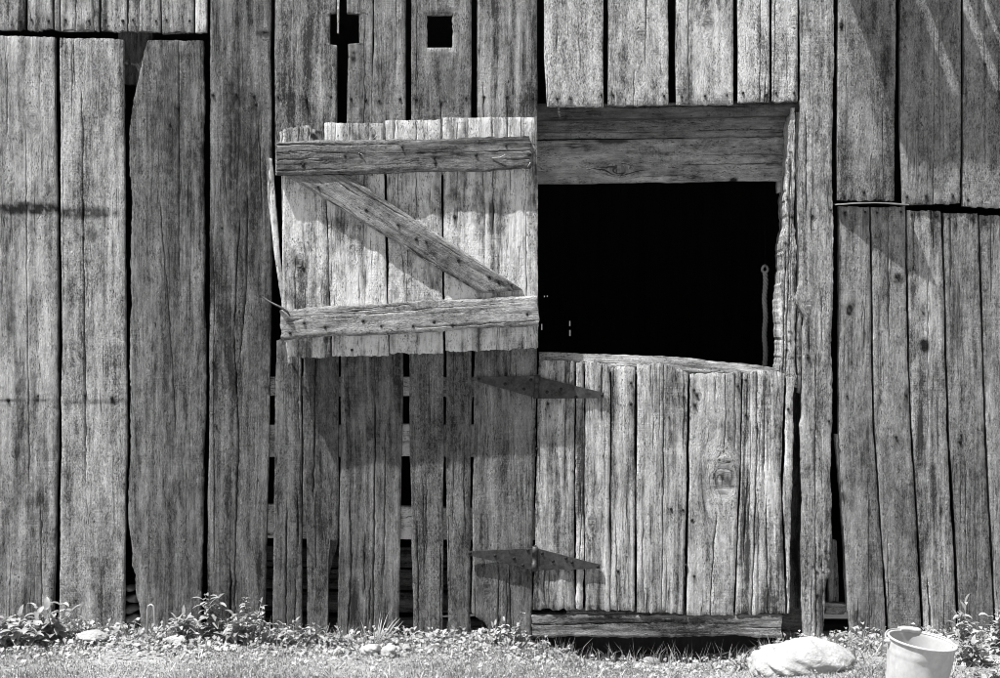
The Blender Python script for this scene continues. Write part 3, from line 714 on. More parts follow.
# bent nails and the hook that holds the hatch back
def wire(mb, pts, y, r): mb.tube([tuple(W(float(a), float(b), y + c)) for a, b, c in pts], r, 6)
mb = MB(); wire(mb, [(262.5, 297, .06), (270, 302, .02), (281, 307.5, -.004), (287.5, 312, -.006), (290, 316, -.003)], BY, [.0035, .004, .005, .0045, .003]); mb.build('hook', IRON, hatch)
for pts in ([(492, 158, 0), (500, 157.5, -.006), (505, 155, -.014)], [(527.5, 167, 0), (530.5, 162.5, -.008)], [(348, 349, .02), (351.5, 353, .012)], [(359, 153, 0), (363, 155, -.006)], [(373, 139, .034), (377, 135, .022)]):
    mb = MB(); wire(mb, pts, BY, .0017); mb.build('bent_nail', WIRE, hatch)

# ================================================================== THE HALF DOOR
door = empty('half_door', tuple(W(665.0, 612.0, .01)), 'lower half door of worn grey boards, closed in the doorway, on two strap hinges', 'half door')
def db(L, Rr, T, B, y0=-.006, **kw):
    return board('door_board', door, L, Rr, T, B, y0, th=.024, **kw)
db([(360, 538.6), (480, 536), (612, 533.4)], [(360, 575), (480, 575), (612, 574.4)], [(538, 361), (560, 361), (575, 361.6)], [(533, 609), (575, 609.4)], tone=.38, streak=1.2, nails=[(548, 404), (545, 382), (556, 391), (537, 449)], ragT=.6, ragB=.9, auto=4)
db([(360, 576), (612, 575.6)], [(360, 584.2), (480, 584.6), (612, 584)], [(576, 362), (584, 362)], 609.4, tone=.43, streak=1.2, ragT=.8, auto=1, wob=.9)
db([(360, 585), (612, 584.8)], [(360, 610), (480, 610.4), (612, 609.6)], [(585, 363), (594, 361), (602, 364), (610, 368)], 610, tone=.4, streak=1.2, cracks=[([(362, 602), (420, 601.5)], 1.0)], stains=[(584, 518, 598, 526, -.4)], knots=[(592, 523, 3)], ragT=1.0, ragB=1.0, auto=3)
db([(360, 611.6), (612, 610.6)], [(360, 635.4), (612, 635)], [(611, 367.6), (635, 366.4)], 610.6, tone=.35, streak=1.3, ragT=.8, ragB=1.0, nails=[(631, 383), (618, 571), (631, 404)], auto=3)
db([(360, 637.2), (612, 636.4)], [(360, 688.4), (480, 687), (612, 685)], [(637, 364.6), (662, 362.6), (672, 368), (680, 369), (688, 373)], 612.4, y0=-.008, tone=.4, streak=1.35, cracks=[([(366, 664), (480, 663.5), (612, 662)], .9), ([(372, 684.6), (450, 684)], 1.4), ([(560, 683), (612, 684)], 1.4), ([(370, 653), (450, 654)], .6)],
   nails=[(684, 397), (683, 510), (671, 509), (686, 565)], stains=[(665, 370, 682, 470, .3), (664, 449, 686, 453, -.5)], ragT=1.0, ragB=1.2, auto=4)
db([(360, 690.2), (480, 689), (612, 686.6)], [(360, 741.6), (480, 739.6), (612, 733.6)], [(690, 374.6), (714, 373.6), (728, 372.6), (742, 373)], 615.2, tone=.47, streak=.75, wool=.8,
   knots=[(724, 479, 8.5), (699, 396, 2.4)], cracks=[([(513, 717.5), (540, 714), (615, 710)], 1.8), ([(378, 715), (400, 715)], .8), ([(468, 717), (470, 735)], .7)], nails=[(694, 390), (697, 395), (695, 405), (738, 386), (694, 576), (692, 520)],
   stains=[(704, 460, 738, 462, .4), (700, 470, 712, 496, .3), (713, 485, 738, 487, .6), (726, 489, 738, 494, -.5)], ragT=.7, ragB=.4, auto=2, lump=1.5, label='pale door board with a big knot')
db([(360, 743.6), (480, 741), (612, 735.6)], [(360, 785), (480, 781), (612, 786)], [(743, 374), (750, 371.4), (758, 371), (771, 371.6), (778, 371.6), (785, 374)], 614, tone=.42, streak=1.5, wool=.8,
   cracks=[([(372, 757), (440, 757.6), (612, 752)], 1.3), ([(372, 768), (392, 770), (396, 774)], 2.8), ([(398, 765), (480, 764)], 1.0), ([(372, 748), (420, 747)], 1.0), ([(470, 748), (570, 742), (612, 741)], 2.0), ([(500, 766), (612, 768)], 1.2)],
   nails=[(746, 380), (757, 428), (746, 415)], ragT=1.0, ragB=1.2, auto=5, lump=2.0)
db([(370, 786.4), (480, 783), (612, 787.2)], [(370, 795), (480, 792.4), (612, 790.4)], [(786, 376), (795, 376.4)], 613, tone=.45, streak=1.1, nails=[(788.4, 409)], ragT=.8, ragB=1.0, wob=1.0, auto=1, lump=2.0)
# the top rail, bowed, seen above the uneven board tops
def rail_xf(lx, ly):
    t = ly / 258.0
    return 539.5 + ly, 352.5 + lx + 15.5 * t + 4.0 * np.sin(np.clip(t, 0, 1) * 3.1416) * -.5 + 3.5 * np.clip((t - .82) / .18, 0, 1) ** 2
board('top_rail', door, [(0, -1.5), (120, -1.5), (240, .5), (258, 3)], [(0, 17), (258, 16)], 0, 258, .0195, th=.04, xf=rail_xf, flip=True, tone=.3, streak=1.1, wool=.6, lump=2.4, wob=.8, auto=3)

def strap_hinge(pin, left, right, y, label):
    """pin: (x, top, bottom); left/right: four-point outlines of the two tapering straps"""
    o = None
    mb = MB(); x, t_, b_ = pin
    a = W(float(x), float(t_), y - .004); b = W(float(x) - 1.0, float(b_), y - .004)
    mb.tube([a, a + (b - a) * .33, a + (b - a) * .335, a + (b - a) * .66, a + (b - a) * .665, b], [.0115, .0115, .0095, .0095, .0115, .0115], 14)
    mb.tube([a + (a - b) * .06, a + (a - b) * .02], .0055, 10)
    o = mb.build('strap_hinge', IRON, door, label)
    for outl, holes in (left, right):
        mb = MB(); pts = [W(float(p[0]), float(p[1]), y) for p in outl]
        n = 10; v = []; f = []
        for i in range(n + 1):
            t = i / n
            top = pts[0] + (pts[1] - pts[0]) * t; bot = pts[3] + (pts[2] - pts[3]) * t
            for (p, yy) in ((top, -.0015), (top, -.0065), (bot, -.0065), (bot, -.0015)):
                q = p.copy(); q[1] = y + yy + (.0015 if yy == -.0015 else 0) + .0008 * vn(t * 5, 0, int(abs(p[0]) * 99)); v.append(q)
        for i in range(n):
            for k in range(4):
                k2 = (k + 1) % 4; f.append((i * 4 + k, i * 4 + 4 + k, i * 4 + 4 + k2, i * 4 + k2))
        f += [(0, 1, 2, 3), (n * 4, n * 4 + 3, n * 4 + 2, n * 4 + 1)]
        mb.add(v, f, 0, False)
        for hx, hy in holes:
            c = W(float(hx), float(hy), y - .0065)
            mb.lathe([(.0001, .0042), (.0045, .003), (.0068, 0)], Matrix.Translation(c) @ Matrix.Rotation(R(90), 4, 'X'), 10, 1)
        s = mb.build('strap', [IRON, NAIL], door); s.parent = o; s.location = (0, 0, 0)
    return o
strap_hinge((537.2, 375.5, 398.5), ([(474, 377), (536.5, 375.8), (536.5, 398), (474, 380.5)], [(479, 379), (505, 384), (524, 389), (531, 380)]),
            ([(538, 376.6), (604, 392.8), (604, 398), (538, 398.6)], [(547, 392), (561, 389), (576, 397), (602, 395)]), -.0105, 'sagging upper hinge')
strap_hinge((535.2, 546.5, 571), ([(468.5, 551), (533.6, 548), (532.4, 569.5), (468.5, 555)], [(470, 553), (495, 555.5), (514, 558), (523, 565), (528, 550)]),
            ([(538, 548.5), (600, 564.4), (600, 568.4), (537.4, 570)], [(542, 553), (553, 561), (566, 558), (572, 562), (598, 566.4)]), -.0105, 'level lower hinge')

# ================================================================== ROPE INSIDE
rope = MB()
rz = [tuple(W(765.0 + .6 * math.sin(i * .7), 272.0 + i * 4, .36)) for i in range(44)]
for ph in (0, 2.09, 4.19):
    pts = []
    for i in range(220):
        t = i / 219 * 43; k = int(min(t, 42)); fr = t - k
        p = [rz[k][j] + (rz[k + 1][j] - rz[k][j]) * fr for j in range(3)]
        a = t * 2.0 + ph; pts.append((p[0] + .0058 * math.cos(a), p[1] + .0058 * math.sin(a), p[2]))
    rope.tube(pts, .006, 6)
c = W(765.0, 269.0, .36)
rope.tube([(c[0] + .012 * math.cos(t), c[1] + .006 * math.sin(2 * t), c[2] + .014 * math.sin(t)) for t in np.linspace(0, 6.5, 22)], .006, 6)
rope.tube([(c[0], .36, c[2] + .01), (c[0] - .01, .36, 3.2)], .0007, 5, 1)
tag(rope.build('rope', [ROPE, NAIL]), 'twisted rope with a knotted loop hanging in the dark doorway', 'rope')

# ================================================================== GROUND
def gz(x, y):
    x = np.asarray(x, float); y = np.asarray(y, float)
    h = .018 * fbm(x * 1.7, y * 1.7, 5, 3) + .006 * vn(x * 9, y * 9, 8)
    h = h + .028 * np.clip((-x - .7) / .8, 0, 1) * np.clip((y + .5) / .5, 0, 1)
    h = h + .012 * np.clip((x - 1.2) / .5, 0, 1)
    dip = np.exp(-np.square((x - .64) / .5) ** 2) * np.clip((y + .80) / .70, 0, 1)
    h = h - .10 * dip * (y < .6) - .05 * np.clip((y - .3) / .3, 0, 1)
    return h
gx = np.unique(np.concatenate([np.linspace(-60, -4, 15), np.linspace(-4, 4, 161), np.linspace(4, 60, 15)]))
gy = np.unique(np.concatenate([np.linspace(-60, -3, 15), np.linspace(-3, 1, 81), np.linspace(1, 60, 15)]))
GX, GY = np.meshgrid(gx, gy)
fade = np.clip(1 - (np.maximum(np.abs(GX), np.abs(GY)) - 4) / 3, 0, 1)
GZ = gz(GX, GY) * fade
idx = np.arange(GX.size).reshape(GX.shape)
q4 = np.stack([idx[:-1, :-1], idx[:-1, 1:], idx[1:, 1:], idx[1:, :-1]], -1).reshape(-1, 4)
o = link('ground', quick_mesh('ground', np.stack([GX, GY, GZ], -1).reshape(-1, 3), q4, [SOIL], np.ones(len(q4), bool)))
o['kind'] = 'structure'; o['label'] = 'trodden turf in front of the barn'

def blades(name, P, Ln, Wd, lean, mat, label, cat='grass'):
    n = len(P); az = RNG.uniform(0, 6.283, n); side = np.stack([np.cos(az), np.sin(az), 0 * az], 1)
    fa = RNG.uniform(0, 6.283, n); fw = np.stack([np.cos(fa), np.sin(fa), 0 * fa], 1)
    L1 = Ln[:, None]; l_ = lean[:, None]; upv = np.array([0, 0, 1.0])
    mid = P + upv * L1 * .55 * np.cos(l_ * .5) + fw * L1 * .55 * np.sin(l_ * .5)
    tip = mid + upv * L1 * .45 * np.cos(l_ * 1.4) + fw * L1 * .45 * np.sin(l_ * 1.4)
    w = side * Wd[:, None] * .5
    V = np.stack([P - w, P + w, mid + w * .8, mid - w * .8, tip], 1).reshape(-1, 3)
    b = np.arange(n)[:, None] * 5
    me = quick_mesh(name, V, b + np.array([[0, 1, 2, 3]]), [mat], np.zeros(2 * n, bool), None, {'tint': ('FLOAT', np.repeat(RNG.uniform(0, 1, n), 5))}, b + np.array([[3, 2, 4]]))
    o = link(name, me); tag(o, label, cat, None, 'stuff'); return o
def clear(x, y):
    """kept free: worn soil in the hollow under the door, under the stones and the pail"""
    a = (np.square((x - .64) / .46) + np.square((y + .0) / .07)) > 1
    c = (np.square((x - 1.11) / .17) + np.square((y + .40) / .11)) > 1
    d = (np.square((x - PAIL[0]) / .1) + np.square((y - PAIL[1]) / .1)) > 1
    return a & c & d
PAIL = (1.372, -.93)
n = 150000
x = RNG.uniform(-2.7, 2.7, n); y = -RNG.uniform(0, 1, n) ** 1.15 * 1.35 + .01
patch = fbm(x * 2.2, y * 3.0, 61, 3)
keep = clear(x, y) & (RNG.uniform(-.9, .5, n) < 1.5 * patch + .35); x, y, patch = x[keep], y[keep], patch[keep]
near = np.clip(1 + y / .35, 0, 1)
ln = RNG.uniform(.010, .030, len(x)) * (1 + 1.1 * patch) * (1 - .5 * np.exp(-np.square((x - .64) / .5) ** 2)) + near * RNG.uniform(0, .035, len(x))
blades('grass', np.stack([x, y, gz(x, y) - .002], 1), ln, RNG.uniform(.0014, .0034, len(x)), RNG.uniform(.2, 1.5, len(x)), GRASS, 'short pale trodden grass along the foot of the barn')
n = 26000
x = RNG.uniform(-4, 4, n); y = -RNG.uniform(1.3, 3.6, n)
blades('grass', np.stack([x, y, gz(x, y) - .002], 1), RNG.uniform(.02, .05, n), RNG.uniform(.003, .007, n), RNG.uniform(.2, 1.3, n), GRASS, 'short grass in front of the barn, nearer the viewer')

n = 3400
x = RNG.uniform(-2.6, 2.6, n); y = -np.abs(RNG.normal(0, .09, n)) - .02
keep = clear(x, y) & (fbm(x * 3.1, y * 3, 91, 3) > -.12); x, y = x[keep], y[keep]
blades('grass', np.stack([x, y, gz(x, y) - .002], 1), RNG.uniform(.03, .105, len(x)) * (1 + fbm(x * 2, y, 5, 2)), RNG.uniform(.002, .0042, len(x)), RNG.uniform(.1, 1.1, len(x)), LEAF, 'wispy longer grass along the very foot of the wall')
n = 2600
x = RNG.uniform(-2.6, 2.6, n); y = -RNG.uniform(.0, 1.1, n)
keep = clear(x, y); x, y = x[keep], y[keep]
blades('dead_grass', np.stack([x, y, gz(x, y) + .006], 1), RNG.uniform(.02, .07, len(x)), RNG.uniform(.0018, .0034, len(x)), RNG.uniform(1.1, 1.6, len(x)), STRAW, 'pale dead straw lying in the short grass')
# small leaves: clover and chickweed
def leaf_sheet(name, P, size, mat, label, tilt=.8):
    n = len(P); az = RNG.uniform(0, 6.283, n); el = .55 * np.sin(az) + RNG.uniform(-.3, .45, n); asp = RNG.uniform(.45, .85, n)
    d = np.stack([np.cos(az) * np.cos(el), np.sin(az) * np.cos(el), np.sin(el)], 1)
    s_ = np.cross(d, np.array([0, 0, 1.0])); s_ /= np.linalg.norm(s_, axis=1)[:, None]
    rl = RNG.uniform(-.6, .6, n); nn = np.cross(s_, d); s2 = s_ * np.cos(rl)[:, None] + nn * np.sin(rl)[:, None]; nn = np.cross(s2, d)
    z = size[:, None]; w = (size * asp)[:, None]
    a = P; m1 = P + d * z * .45; t = P + d * z - np.array([0, 0, 1.0]) * z * .18
    V = np.stack([a, m1 + s2 * w * .5 + nn * w * .16, t, m1 - s2 * w * .5 + nn * w * .16, m1, ], 1).reshape(-1, 3)
    b = np.arange(n)[:, None] * 5
    f3 = np.concatenate([b + np.array([[0, 1, 4]]), b + np.array([[1, 2, 4]]), b + np.array([[2, 3, 4]]), b + np.array([[3, 0, 4]])])
    me = quick_mesh(name, V, np.zeros((0, 4), int), [mat], np.ones(len(f3), bool), None, {'tint': ('FLOAT', np.repeat(RNG.uniform(0, 1, n), 5))}, f3)
    o = link(name, me); tag(o, label, 'ground cover', None, 'stuff'); return o
n = 17000
x = RNG.uniform(-2.6, 2.6, n); y = .0 - np.abs(RNG.normal(0, .17, n))
dens = fbm(x * 2.6, y * 3, 77, 3) + .08 + .5 * np.clip((-x + .3) / 1.5, -.4, .5)
keep = clear(x, y) & (RNG.uniform(-.6, .8, n) < dens); x, y = x[keep], y[keep]
hh = RNG.uniform(0, 1, len(x)) ** 1.6 * (.05 * np.exp(y / .2) + .012)
leaf_sheet('clover', np.stack([x, y, gz(x, y) + hh], 1), RNG.uniform(.010, .030, len(x)), LEAF, 'low leafy clover and weeds crowding the foot of the wall')
n = 9000
x = RNG.uniform(-2.6, 2.6, n); y = -RNG.uniform(.1, 1.1, n)
keep = clear(x, y); x, y = x[keep], y[keep]
leaf_sheet('clover', np.stack([x, y, gz(x, y) + RNG.uniform(.002, .016, len(x))], 1), RNG.uniform(.006, .013, len(x)), LEAF, 'tiny clover leaves scattered through the short grass', .5)

# ------------------------------------------------------------------ weeds
def leaf(mb, p, d, ln, wd, droop=.8, tint=.5, roll=0.0, seg=5):
    p = Vector(p); d = Vector(d).normalized(); s = d.cross(Vector((0, 0, 1)))
    if s.length < .05: s = Vector((1, 0, 0))
    s.normalize(); s = (Matrix.Rotation(roll, 3, d) @ s)
    v = []; f = []
    ax = s.copy()
    for i in range(seg + 1):
        t = i / seg; w = wd * .5 * (math.sin(math.pi * min(1, t * .92 + .06)) ** .8) * (1 - .25 * t)
        nrm = s.cross(d)
        v += [p - s * w + nrm * w * .35, p.copy(), p + s * w + nrm * w * .35]
        d = (d + Vector((0, 0, -droop / seg)) * 1.0).normalized(); s = (s - d * s.dot(d)).normalized()
        p = p + d * (ln / seg)
    for i in range(seg):
        a = i * 3; f += [(a, a + 1, a + 4, a + 3), (a + 1, a + 2, a + 5, a + 4)]
    mb.add(v, f, 0, True, tint)

def weed(px, y, h, stems, spread, leaf_len, leaf_w, nl_, label, seed, cat='weed', name='weed', droop=1.2, group=None, lift=.3):
    stems += 2; nl_ += 1
    rng = random.Random(seed)
    s = (D + y) / D * K; x = (px - 500) * s; z = float(gz(x, y)) - .01
    root = empty(name, (x, y, z), label, cat, group)
    st = MB(); lf = MB()
    for k in range(stems):
        a = rng.uniform(0, 6.283); bx, by = x + rng.uniform(-1, 1) * spread * .35, y + rng.uniform(-.5, .3) * spread * .3
        h = h * (1.12 if k == 0 else 1); H = h * rng.uniform(.5, .95) if k else h
        lx, ly = math.cos(a) * spread * rng.uniform(.2, 1), math.sin(a) * spread * rng.uniform(.2, .6) - .01
        if by + ly > -.03: ly = -.03 - by if by < -.03 else -.02
        pts = []
        for i in range(7):
            t = i / 6; pts.append(Vector((bx + lx * t ** 1.5, min(by + ly * t ** 1.5, -.035), z + H * t)))
        st.tube(pts, [.0026 * (1 - .6 * i / 6) for i in range(7)], 5)
        for j in range(nl_):
            t = (j + .6) / nl_ * .9 + .12; t = min(t, .999); i = int(t * 6); p = pts[i].lerp(pts[min(i + 1, 6)], t * 6 - i)
            for sd in ((0, math.pi) if rng.random() < .7 else (0,)):
                az = a + j * 2.4 + sd + rng.uniform(-.5, .5)
                sc = (1 - .45 * t) * rng.uniform(.7, 1.15)
                d = Vector((math.cos(az), math.sin(az) * .8 - .5, lift + rng.uniform(-.1, .7) + (.7 if t > .9 else 0)))
                leaf(lf, p, d, leaf_len * sc * 1.3, leaf_w * sc * 1.5, droop * rng.uniform(.5, 1.3), rng.random(), rng.uniform(-.4, .4))
    st.build('stem', LEAF, root); lf.build('leaf', LEAF, root)
    return root
G_ = 'weeds growing along the foot of the barn'
weed(22, -.16, .115, 7, .12, .062, .030, 4, 'broad leafed bushy weed at the far left end of the wall', 1, group=G_)
weed(50, -.12, .150, 5, .09, .066, .030, 4, 'pale weed with big rounded leaves, right beside the far left bushy one', 2, group=G_)
weed(-8, -.2, .12, 6, .1, .06, .028, 4, 'leafy weed cut by the left edge of the picture', 12, group=G_)
weed(84, -.10, .07, 5, .06, .055, .014, 3, 'small low weed beside the flat pale stone', 3, group=G_)
weed(188, -.10, .105, 5, .07, .070, .022, 4, 'arching long leafed weed left of the tall leafy stalks', 4, group=G_)
weed(214, -.09, .185, 4, .06, .060, .021, 6, 'tallest leafy weed with a bare nodding tip', 5, group=G_)
weed(228, -.13, .12, 5, .08, .062, .024, 4, 'leafy weed between the two tall stalks', 6, group=G_)
weed(252, -.11, .170, 7, .075, .036, .016, 8, 'upright bushy weed with many small leaves', 7, group=G_)
weed(286, -.12, .10, 6, .09, .040, .018, 4, 'low spreading weed right of the small leaved bush', 8, group=G_)
weed(318, -.10, .085, 6, .09, .036, .017, 4, 'short weed in front of the broken board', 9, group=G_)
weed(345, -.12, .075, 5, .08, .036, .017, 4, 'short weed just left of the grass tuft', 10, group=G_)
weed(448, -.08, .065, 4, .07, .035, .014, 3, 'small weed with dry pale leaves below the narrow boards', 11, group=G_)
weed(494, -.08, .085, 4, .06, .030, .013, 5, 'fine leaved weed under the left strap of the lower hinge', 13, group=G_)
weed(513, -.07, .135, 3, .045, .032, .014, 6, 'thin upright weed just left of the half door', 14, group=G_)
weed(742, -.22, .060, 4, .05, .030, .010, 4, 'small weed at the left end of the boulder', 15, group=G_)
weed(870, -.2, .055, 5, .08, .040, .013, 3, 'low weed between the boulder and the pail', 16, group=G_)
weed(975, -.45, .115, 6, .10, .050, .024, 5, 'leafy weed right behind the pail', 17, group=G_)
weed(962, -.12, .165, 3, .07, .055, .020, 4, 'taller weed with wide leaves against the right hand boards', 18, group=G_)
weed(996, -.25, .16, 4, .08, .05, .024, 5, 'leafy weed at the right edge of the picture', 19, group=G_)
weed(985, -.75, .07, 6, .10, .045, .024, 3, 'low broad leafed weed beside the pail', 20, group=G_)

def tuft(px, y, h, n, label, seed, spread=.02, mat=None):
    rng = random.Random(seed); s = (D + y) / D * K; x = (px - 500) * s; z = float(gz(x, y)) - .005
    mb = MB()
    for i in range(n):
        az = rng.uniform(0, 6.283); l_ = rng.uniform(.5, 1) * h
        d = Vector((math.cos(az) * .45 + .12, math.sin(az) * .3 - .1, 1))
        leaf(mb, (x + rng.gauss(0, spread), min(y + rng.gauss(0, spread * .6), -.04), z), d, l_ * 1.25, rng.uniform(.005, .009), rng.uniform(.2, 1.1), rng.uniform(.3, 1), rng.uniform(-.6, .6))
    o = mb.build('grass_tuft', mat or LEAF); tag(o, label, 'grass tuft', 'tufts of long grass along the wall'); return o
tuft(377, -.09, .125, 20, 'tuft of long grass blades before the widest of the lower boards', 1)
tuft(78, -.09, .085, 9, 'sparse tuft of grass blades by the flat pale stone', 2)
tuft(133, -.08, .08, 6, 'few slanting grass blades below the broken board foot', 3, .012)
tuft(405, -.08, .10, 6, 'thin grass stalks in front of the open gap', 4, .012)
tuft(880, -.3, .09, 16, 'coarse grass tuft left of the pail', 5, .04)
tuft(752, -.36, .075, 8, 'short grass tuft touching the left side of the boulder', 6)
tuft(852, -.34, .075, 12, 'grass tuft right of the boulder among wood chips', 7, .03)
for i, (px, y, a, ln, tl) in enumerate(((445, -.08, .25, .11, 'pale dry stalk leaning low to the left of the narrow boards'), (468, -.07, -.35, .09, 'bent dry stalk lying over the weeds left of the half door'), (557, -.06, .9, .05, 'short dry stalk standing at the edge of the hollow'))):
    s = (D + y) / D * K; x = (px - 500) * s; mb = MB()
    p = Vector((x, y, float(gz(x, y)) + .012)); mb.tube([p, p + Vector((ln * .5, -.01, abs(a) * ln * .6)), p + Vector((ln, -.02, (.5 * a + .15) * ln))], [.003, .0026, .0018], 5, tint=.9)
    tag(mb.build('dry_stalk', STRAW), tl, 'dry stalk', 'dry stalks by the wall')

# ------------------------------------------------------------------ stones
def stone(px, py_c, y, rx, ry, rz, label, seed, mat=None, rough=.22, name='stone', sub=4, dz=0.0, cat='stone', group='pale stones in the grass'):
    s = (D + y) / D * K; x = (px - 500) * s; z = float(gz(x, y)) + rz * .35 + dz
    mb = MB(); rock_mesh(mb, (x, y, z), (rx, ry, rz), seed, sub=sub, rough=rough)
    o = mb.build(name, mat or STONE); tag(o, label, cat, group); return o
stone(800, 0, -.40, 0.185, .13, .088, 'big pale boulder in the grass by the doorway corner', 21, rough=.14, name='boulder', sub=5, cat='boulder', group=None, dz=-.014)
stone(92, 0, -.15, .068, .04, .028, 'flat pale stone below the pale left board', 22, dz=.018)
stone(176, 0, -.16, .048, .03, .02, 'small flat stone left of the long leafed weed', 23, dz=.014)
stone(229, 0, -.20, .034, .03, .018, 'small rounded stone half hidden under the tall weeds', 24)
stone(371, 0, -.22, .042, .03, .022, 'pale stone in the grass below the grass tuft', 25, dz=.008)
stone(390, 0, -.25, .032, .03, .026, 'pale stone close to the right of the one below the tuft', 26, dz=.008)
stone(716, 0, -.12, .026, .022, .014, 'small pale stone at the edge of the hollow under the half door', 28, dz=.012)
stone(651, 0, .02, .034, .03, .022, 'dark rounded stone lying in the hollow under the half door', 29, STONE2, group=None)
# split pieces of board and bleached chips between boulder and pail
def chip(name, pts, y, th, label, mat, seed, cat='wood scrap'):
    mb = MB(); n = len(pts)
    fr = [W(float(a), float(b), y - .012 * vn(i * 1.3, 0, seed)) for i, (a, b) in enumerate(pts)]; bk = [p + np.array([0.004, th, 0]) for p in fr]
    f = [list(range(n))[::-1], list(range(n, 2 * n))] + [(i, (i + 1) % n, (i + 1) % n + n, i + n) for i in range(n)]
    mb.add(fr + bk, f, 0, False); o = mb.build(name, mat); tag(o, label, cat, 'scraps of wood beside the boulder'); return o
chip('wood_scrap', [(843, 650), (846, 636), (850, 631), (856, 640), (861, 652), (853, 656)], -.06, .014, 'pale split end of board leaning on the wall behind the boulder', CHIP, 3)
chip('wood_scrap', [(828, 641), (836, 634), (846, 631), (843, 636), (838, 643), (832, 646)], -.08, .008, 'curled bleached chip lying beside the boulder', CHIP, 5)

# ------------------------------------------------------------------ bent metal strip standing in the grass
mb = MB(); y = -.07
P = [(147.5, 636), (147.3, 622), (147.6, 610), (148.6, 605.6), (151, 604.4), (153.4, 606), (154.4, 612), (154.8, 622), (156.5, 627.5), (159.5, 629), (162.5, 625)]
mb.tube([tuple(W(float(a), float(b), y)) for a, b in P], .0042, 6)
tag(mb.build('bent_rod', WIRE), 'thin bent metal hoop standing in the grass against the wall', 'metal hoop')

# ------------------------------------------------------------------ THE PAIL
pz = float(gz(*PAIL)) + .0
pail = empty('pail', (PAIL[0], PAIL[1], pz), 'battered pale metal pail, tilted, standing in the grass at lower right', 'pail')
M = Matrix.Translation((PAIL[0], PAIL[1], pz - .004)) @ Matrix.Rotation(R(4), 4, 'X') @ Matrix.Rotation(R(7.5), 4, 'Y')
HB, R0, R1 = .208, .092, .108
def dent(mb_):
    for arr in mb_.v:
        for p in arr:
            pass
mb = MB()
prof = [(.001, .012), (R0 - .006, .012), (R0, .0), (R0 + .001, .004)] + [(R0 + (R1 - R0) * t + (.0015 if abs(t - .82) < .02 else 0), HB * t) for t in np.linspace(.04, 1, 26)]
mb.lathe(prof, M, 64)
ax = np.array(M @ Vector((0, 0, 0))); up_ = np.array((M.to_3x3() @ Vector((0, 0, 1)))[:])
for arr in mb.v:                                  # knocks and dents of long use
    d = arr - ax; hgt = d @ up_; rad = d - hgt[:, None] * up_; ang = np.arctan2(rad[:, 1], rad[:, 0]); t_ = np.clip((1 - hgt / HB) * 8, 0, 1)
    arr += rad * (.055 * fbm(np.cos(ang) * 1.6 + 3, np.sin(ang) * 1.6 + hgt * 11, 5, 2) * t_ * (hgt > .02))[:, None]
mb.build('body', TIN, pail)
mb = MB(); prof = [(R1 - .0015, HB), (R1 - .003, HB - .004)] + [(R0 + (R1 - R0) * t - .003, HB * t) for t in np.linspace(.95, .07, 16)] + [(.001, .016)]
mb.lathe(prof, M, 64); mb.build('lining', TININ, pail)
mb = MB(); mb.tube([M @ Vector((math.cos(a) * (R1 + .0015), math.sin(a) * (R1 + .0015), HB + .001)) for a in np.linspace(0, 2 * math.pi, 73)], .0042, 8, caps=False); mb.build('rim', TIN, pail)
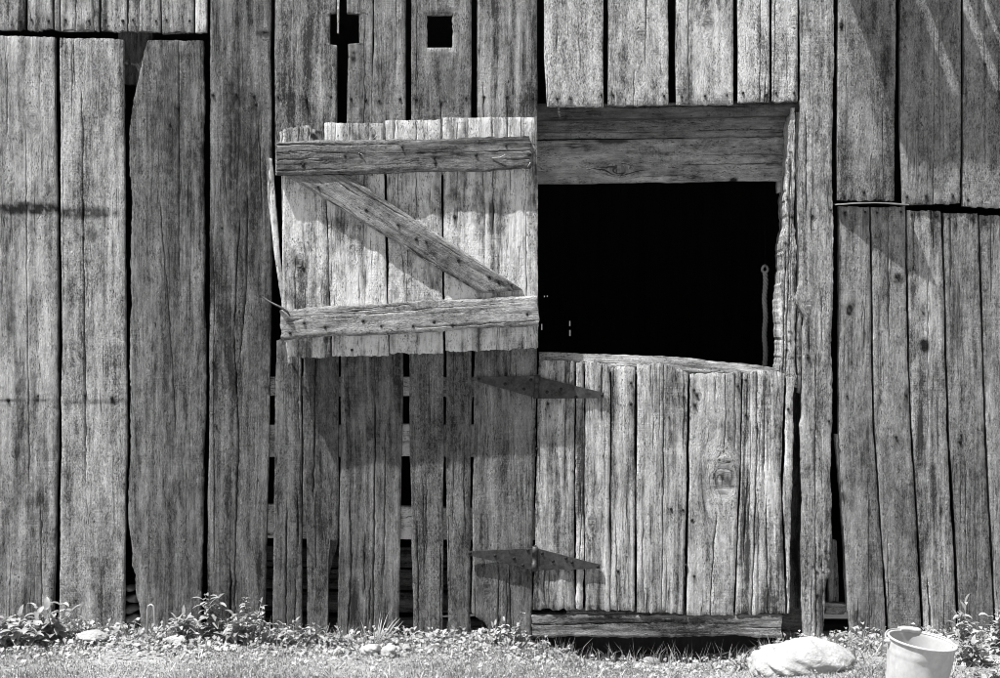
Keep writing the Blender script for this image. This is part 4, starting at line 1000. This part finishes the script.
# bail: pivots on the two ears and rests on the back of the rim
for sg in (-1, 1):
    mb = MB(); c = M @ Vector((sg * (R1 + .004), 0, HB - .012))
    mb.tube([M @ Vector((sg * (R1 - .003), 0, HB - .014)), M @ Vector((sg * (R1 + .004), 0, HB - .012)), M @ Vector((sg * (R1 + .012), 0, HB - .010))], [.011, .010, .007], 10); mb.build('ear', TIN, pail)
pts = []
for t in np.linspace(0, math.pi, 41):
    k = math.sin(t); pts.append(M @ Vector((-(R1 + .011) * math.cos(t), (R1 + .003) * k, HB - .008 + .014 * min(1, k * 1.8))))
mb = MB(); mb.tube(pts, .0028, 8); bail = mb.build('bail', WIRE, pail)
mb = MB(); gp = pts[15:24]; mb.tube([p + Vector((0, 0, .001)) for p in gp], [.0065, .0098, .0104, .0104, .0100, .0104, .0104, .0098, .0065], 14)
g = mb.build('grip', GRIP, pail); g.parent = bail; g.location = (0, 0, 0)

# ================================================================== LIGHT, SKY, CAMERA
sun_to = Vector((-2.0, -1.0, 5.0)).normalized()
el = math.asin(sun_to.z); rot = math.atan2(sun_to.x, sun_to.y)
L = bpy.data.lights.new('sun', 'SUN'); L.energy = 5.0; L.angle = R(.5); L.color = (1, .998, .994)
so = bpy.data.objects.new('sun', L); C.objects.link(so); so.rotation_euler = sun_to.to_track_quat('Z', 'Y').to_euler(); so.location = (-4, -3, 9)
w = bpy.data.worlds.new('World'); bpy.context.scene.world = w; w.use_nodes = True
nt = w.node_tree; bg = nt.nodes['Background']
sky = nt.nodes.new('ShaderNodeTexSky'); sky.sky_type = 'NISHITA'; sky.sun_disc = False
sky.sun_elevation = el; sky.sun_rotation = rot; sky.air_density = 1; sky.dust_density = 1.5
bw = nt.nodes.new('ShaderNodeRGBToBW')            # black-and-white film: the sky lights the place without colour
nt.links.new(sky.outputs[0], bw.inputs[0]); nt.links.new(bw.outputs[0], bg.inputs['Color'])
bg.inputs['Strength'].default_value = .05
cam = bpy.data.cameras.new('camera'); co = bpy.data.objects.new('camera', cam); C.objects.link(co)
co.location = (0, -D, ZC); co.rotation_euler = (R(90), 0, 0); cam.sensor_width = 36; cam.lens = 49.5; cam.clip_start = .05; cam.clip_end = 500
sc = bpy.context.scene; sc.camera = co
vs = sc.view_settings; vs.view_transform = 'Standard'; vs.look = 'None'; vs.gamma = 1; vs.use_curve_mapping = False; vs.exposure = 1.02
sc.render.engine = 'CYCLES'; sc.cycles.use_denoising = True; sc.cycles.pixel_filter_type = 'BLACKMAN_HARRIS'; sc.cycles.filter_width = .95; sc.cycles.max_bounces = 6; sc.cycles.diffuse_bounces = 3
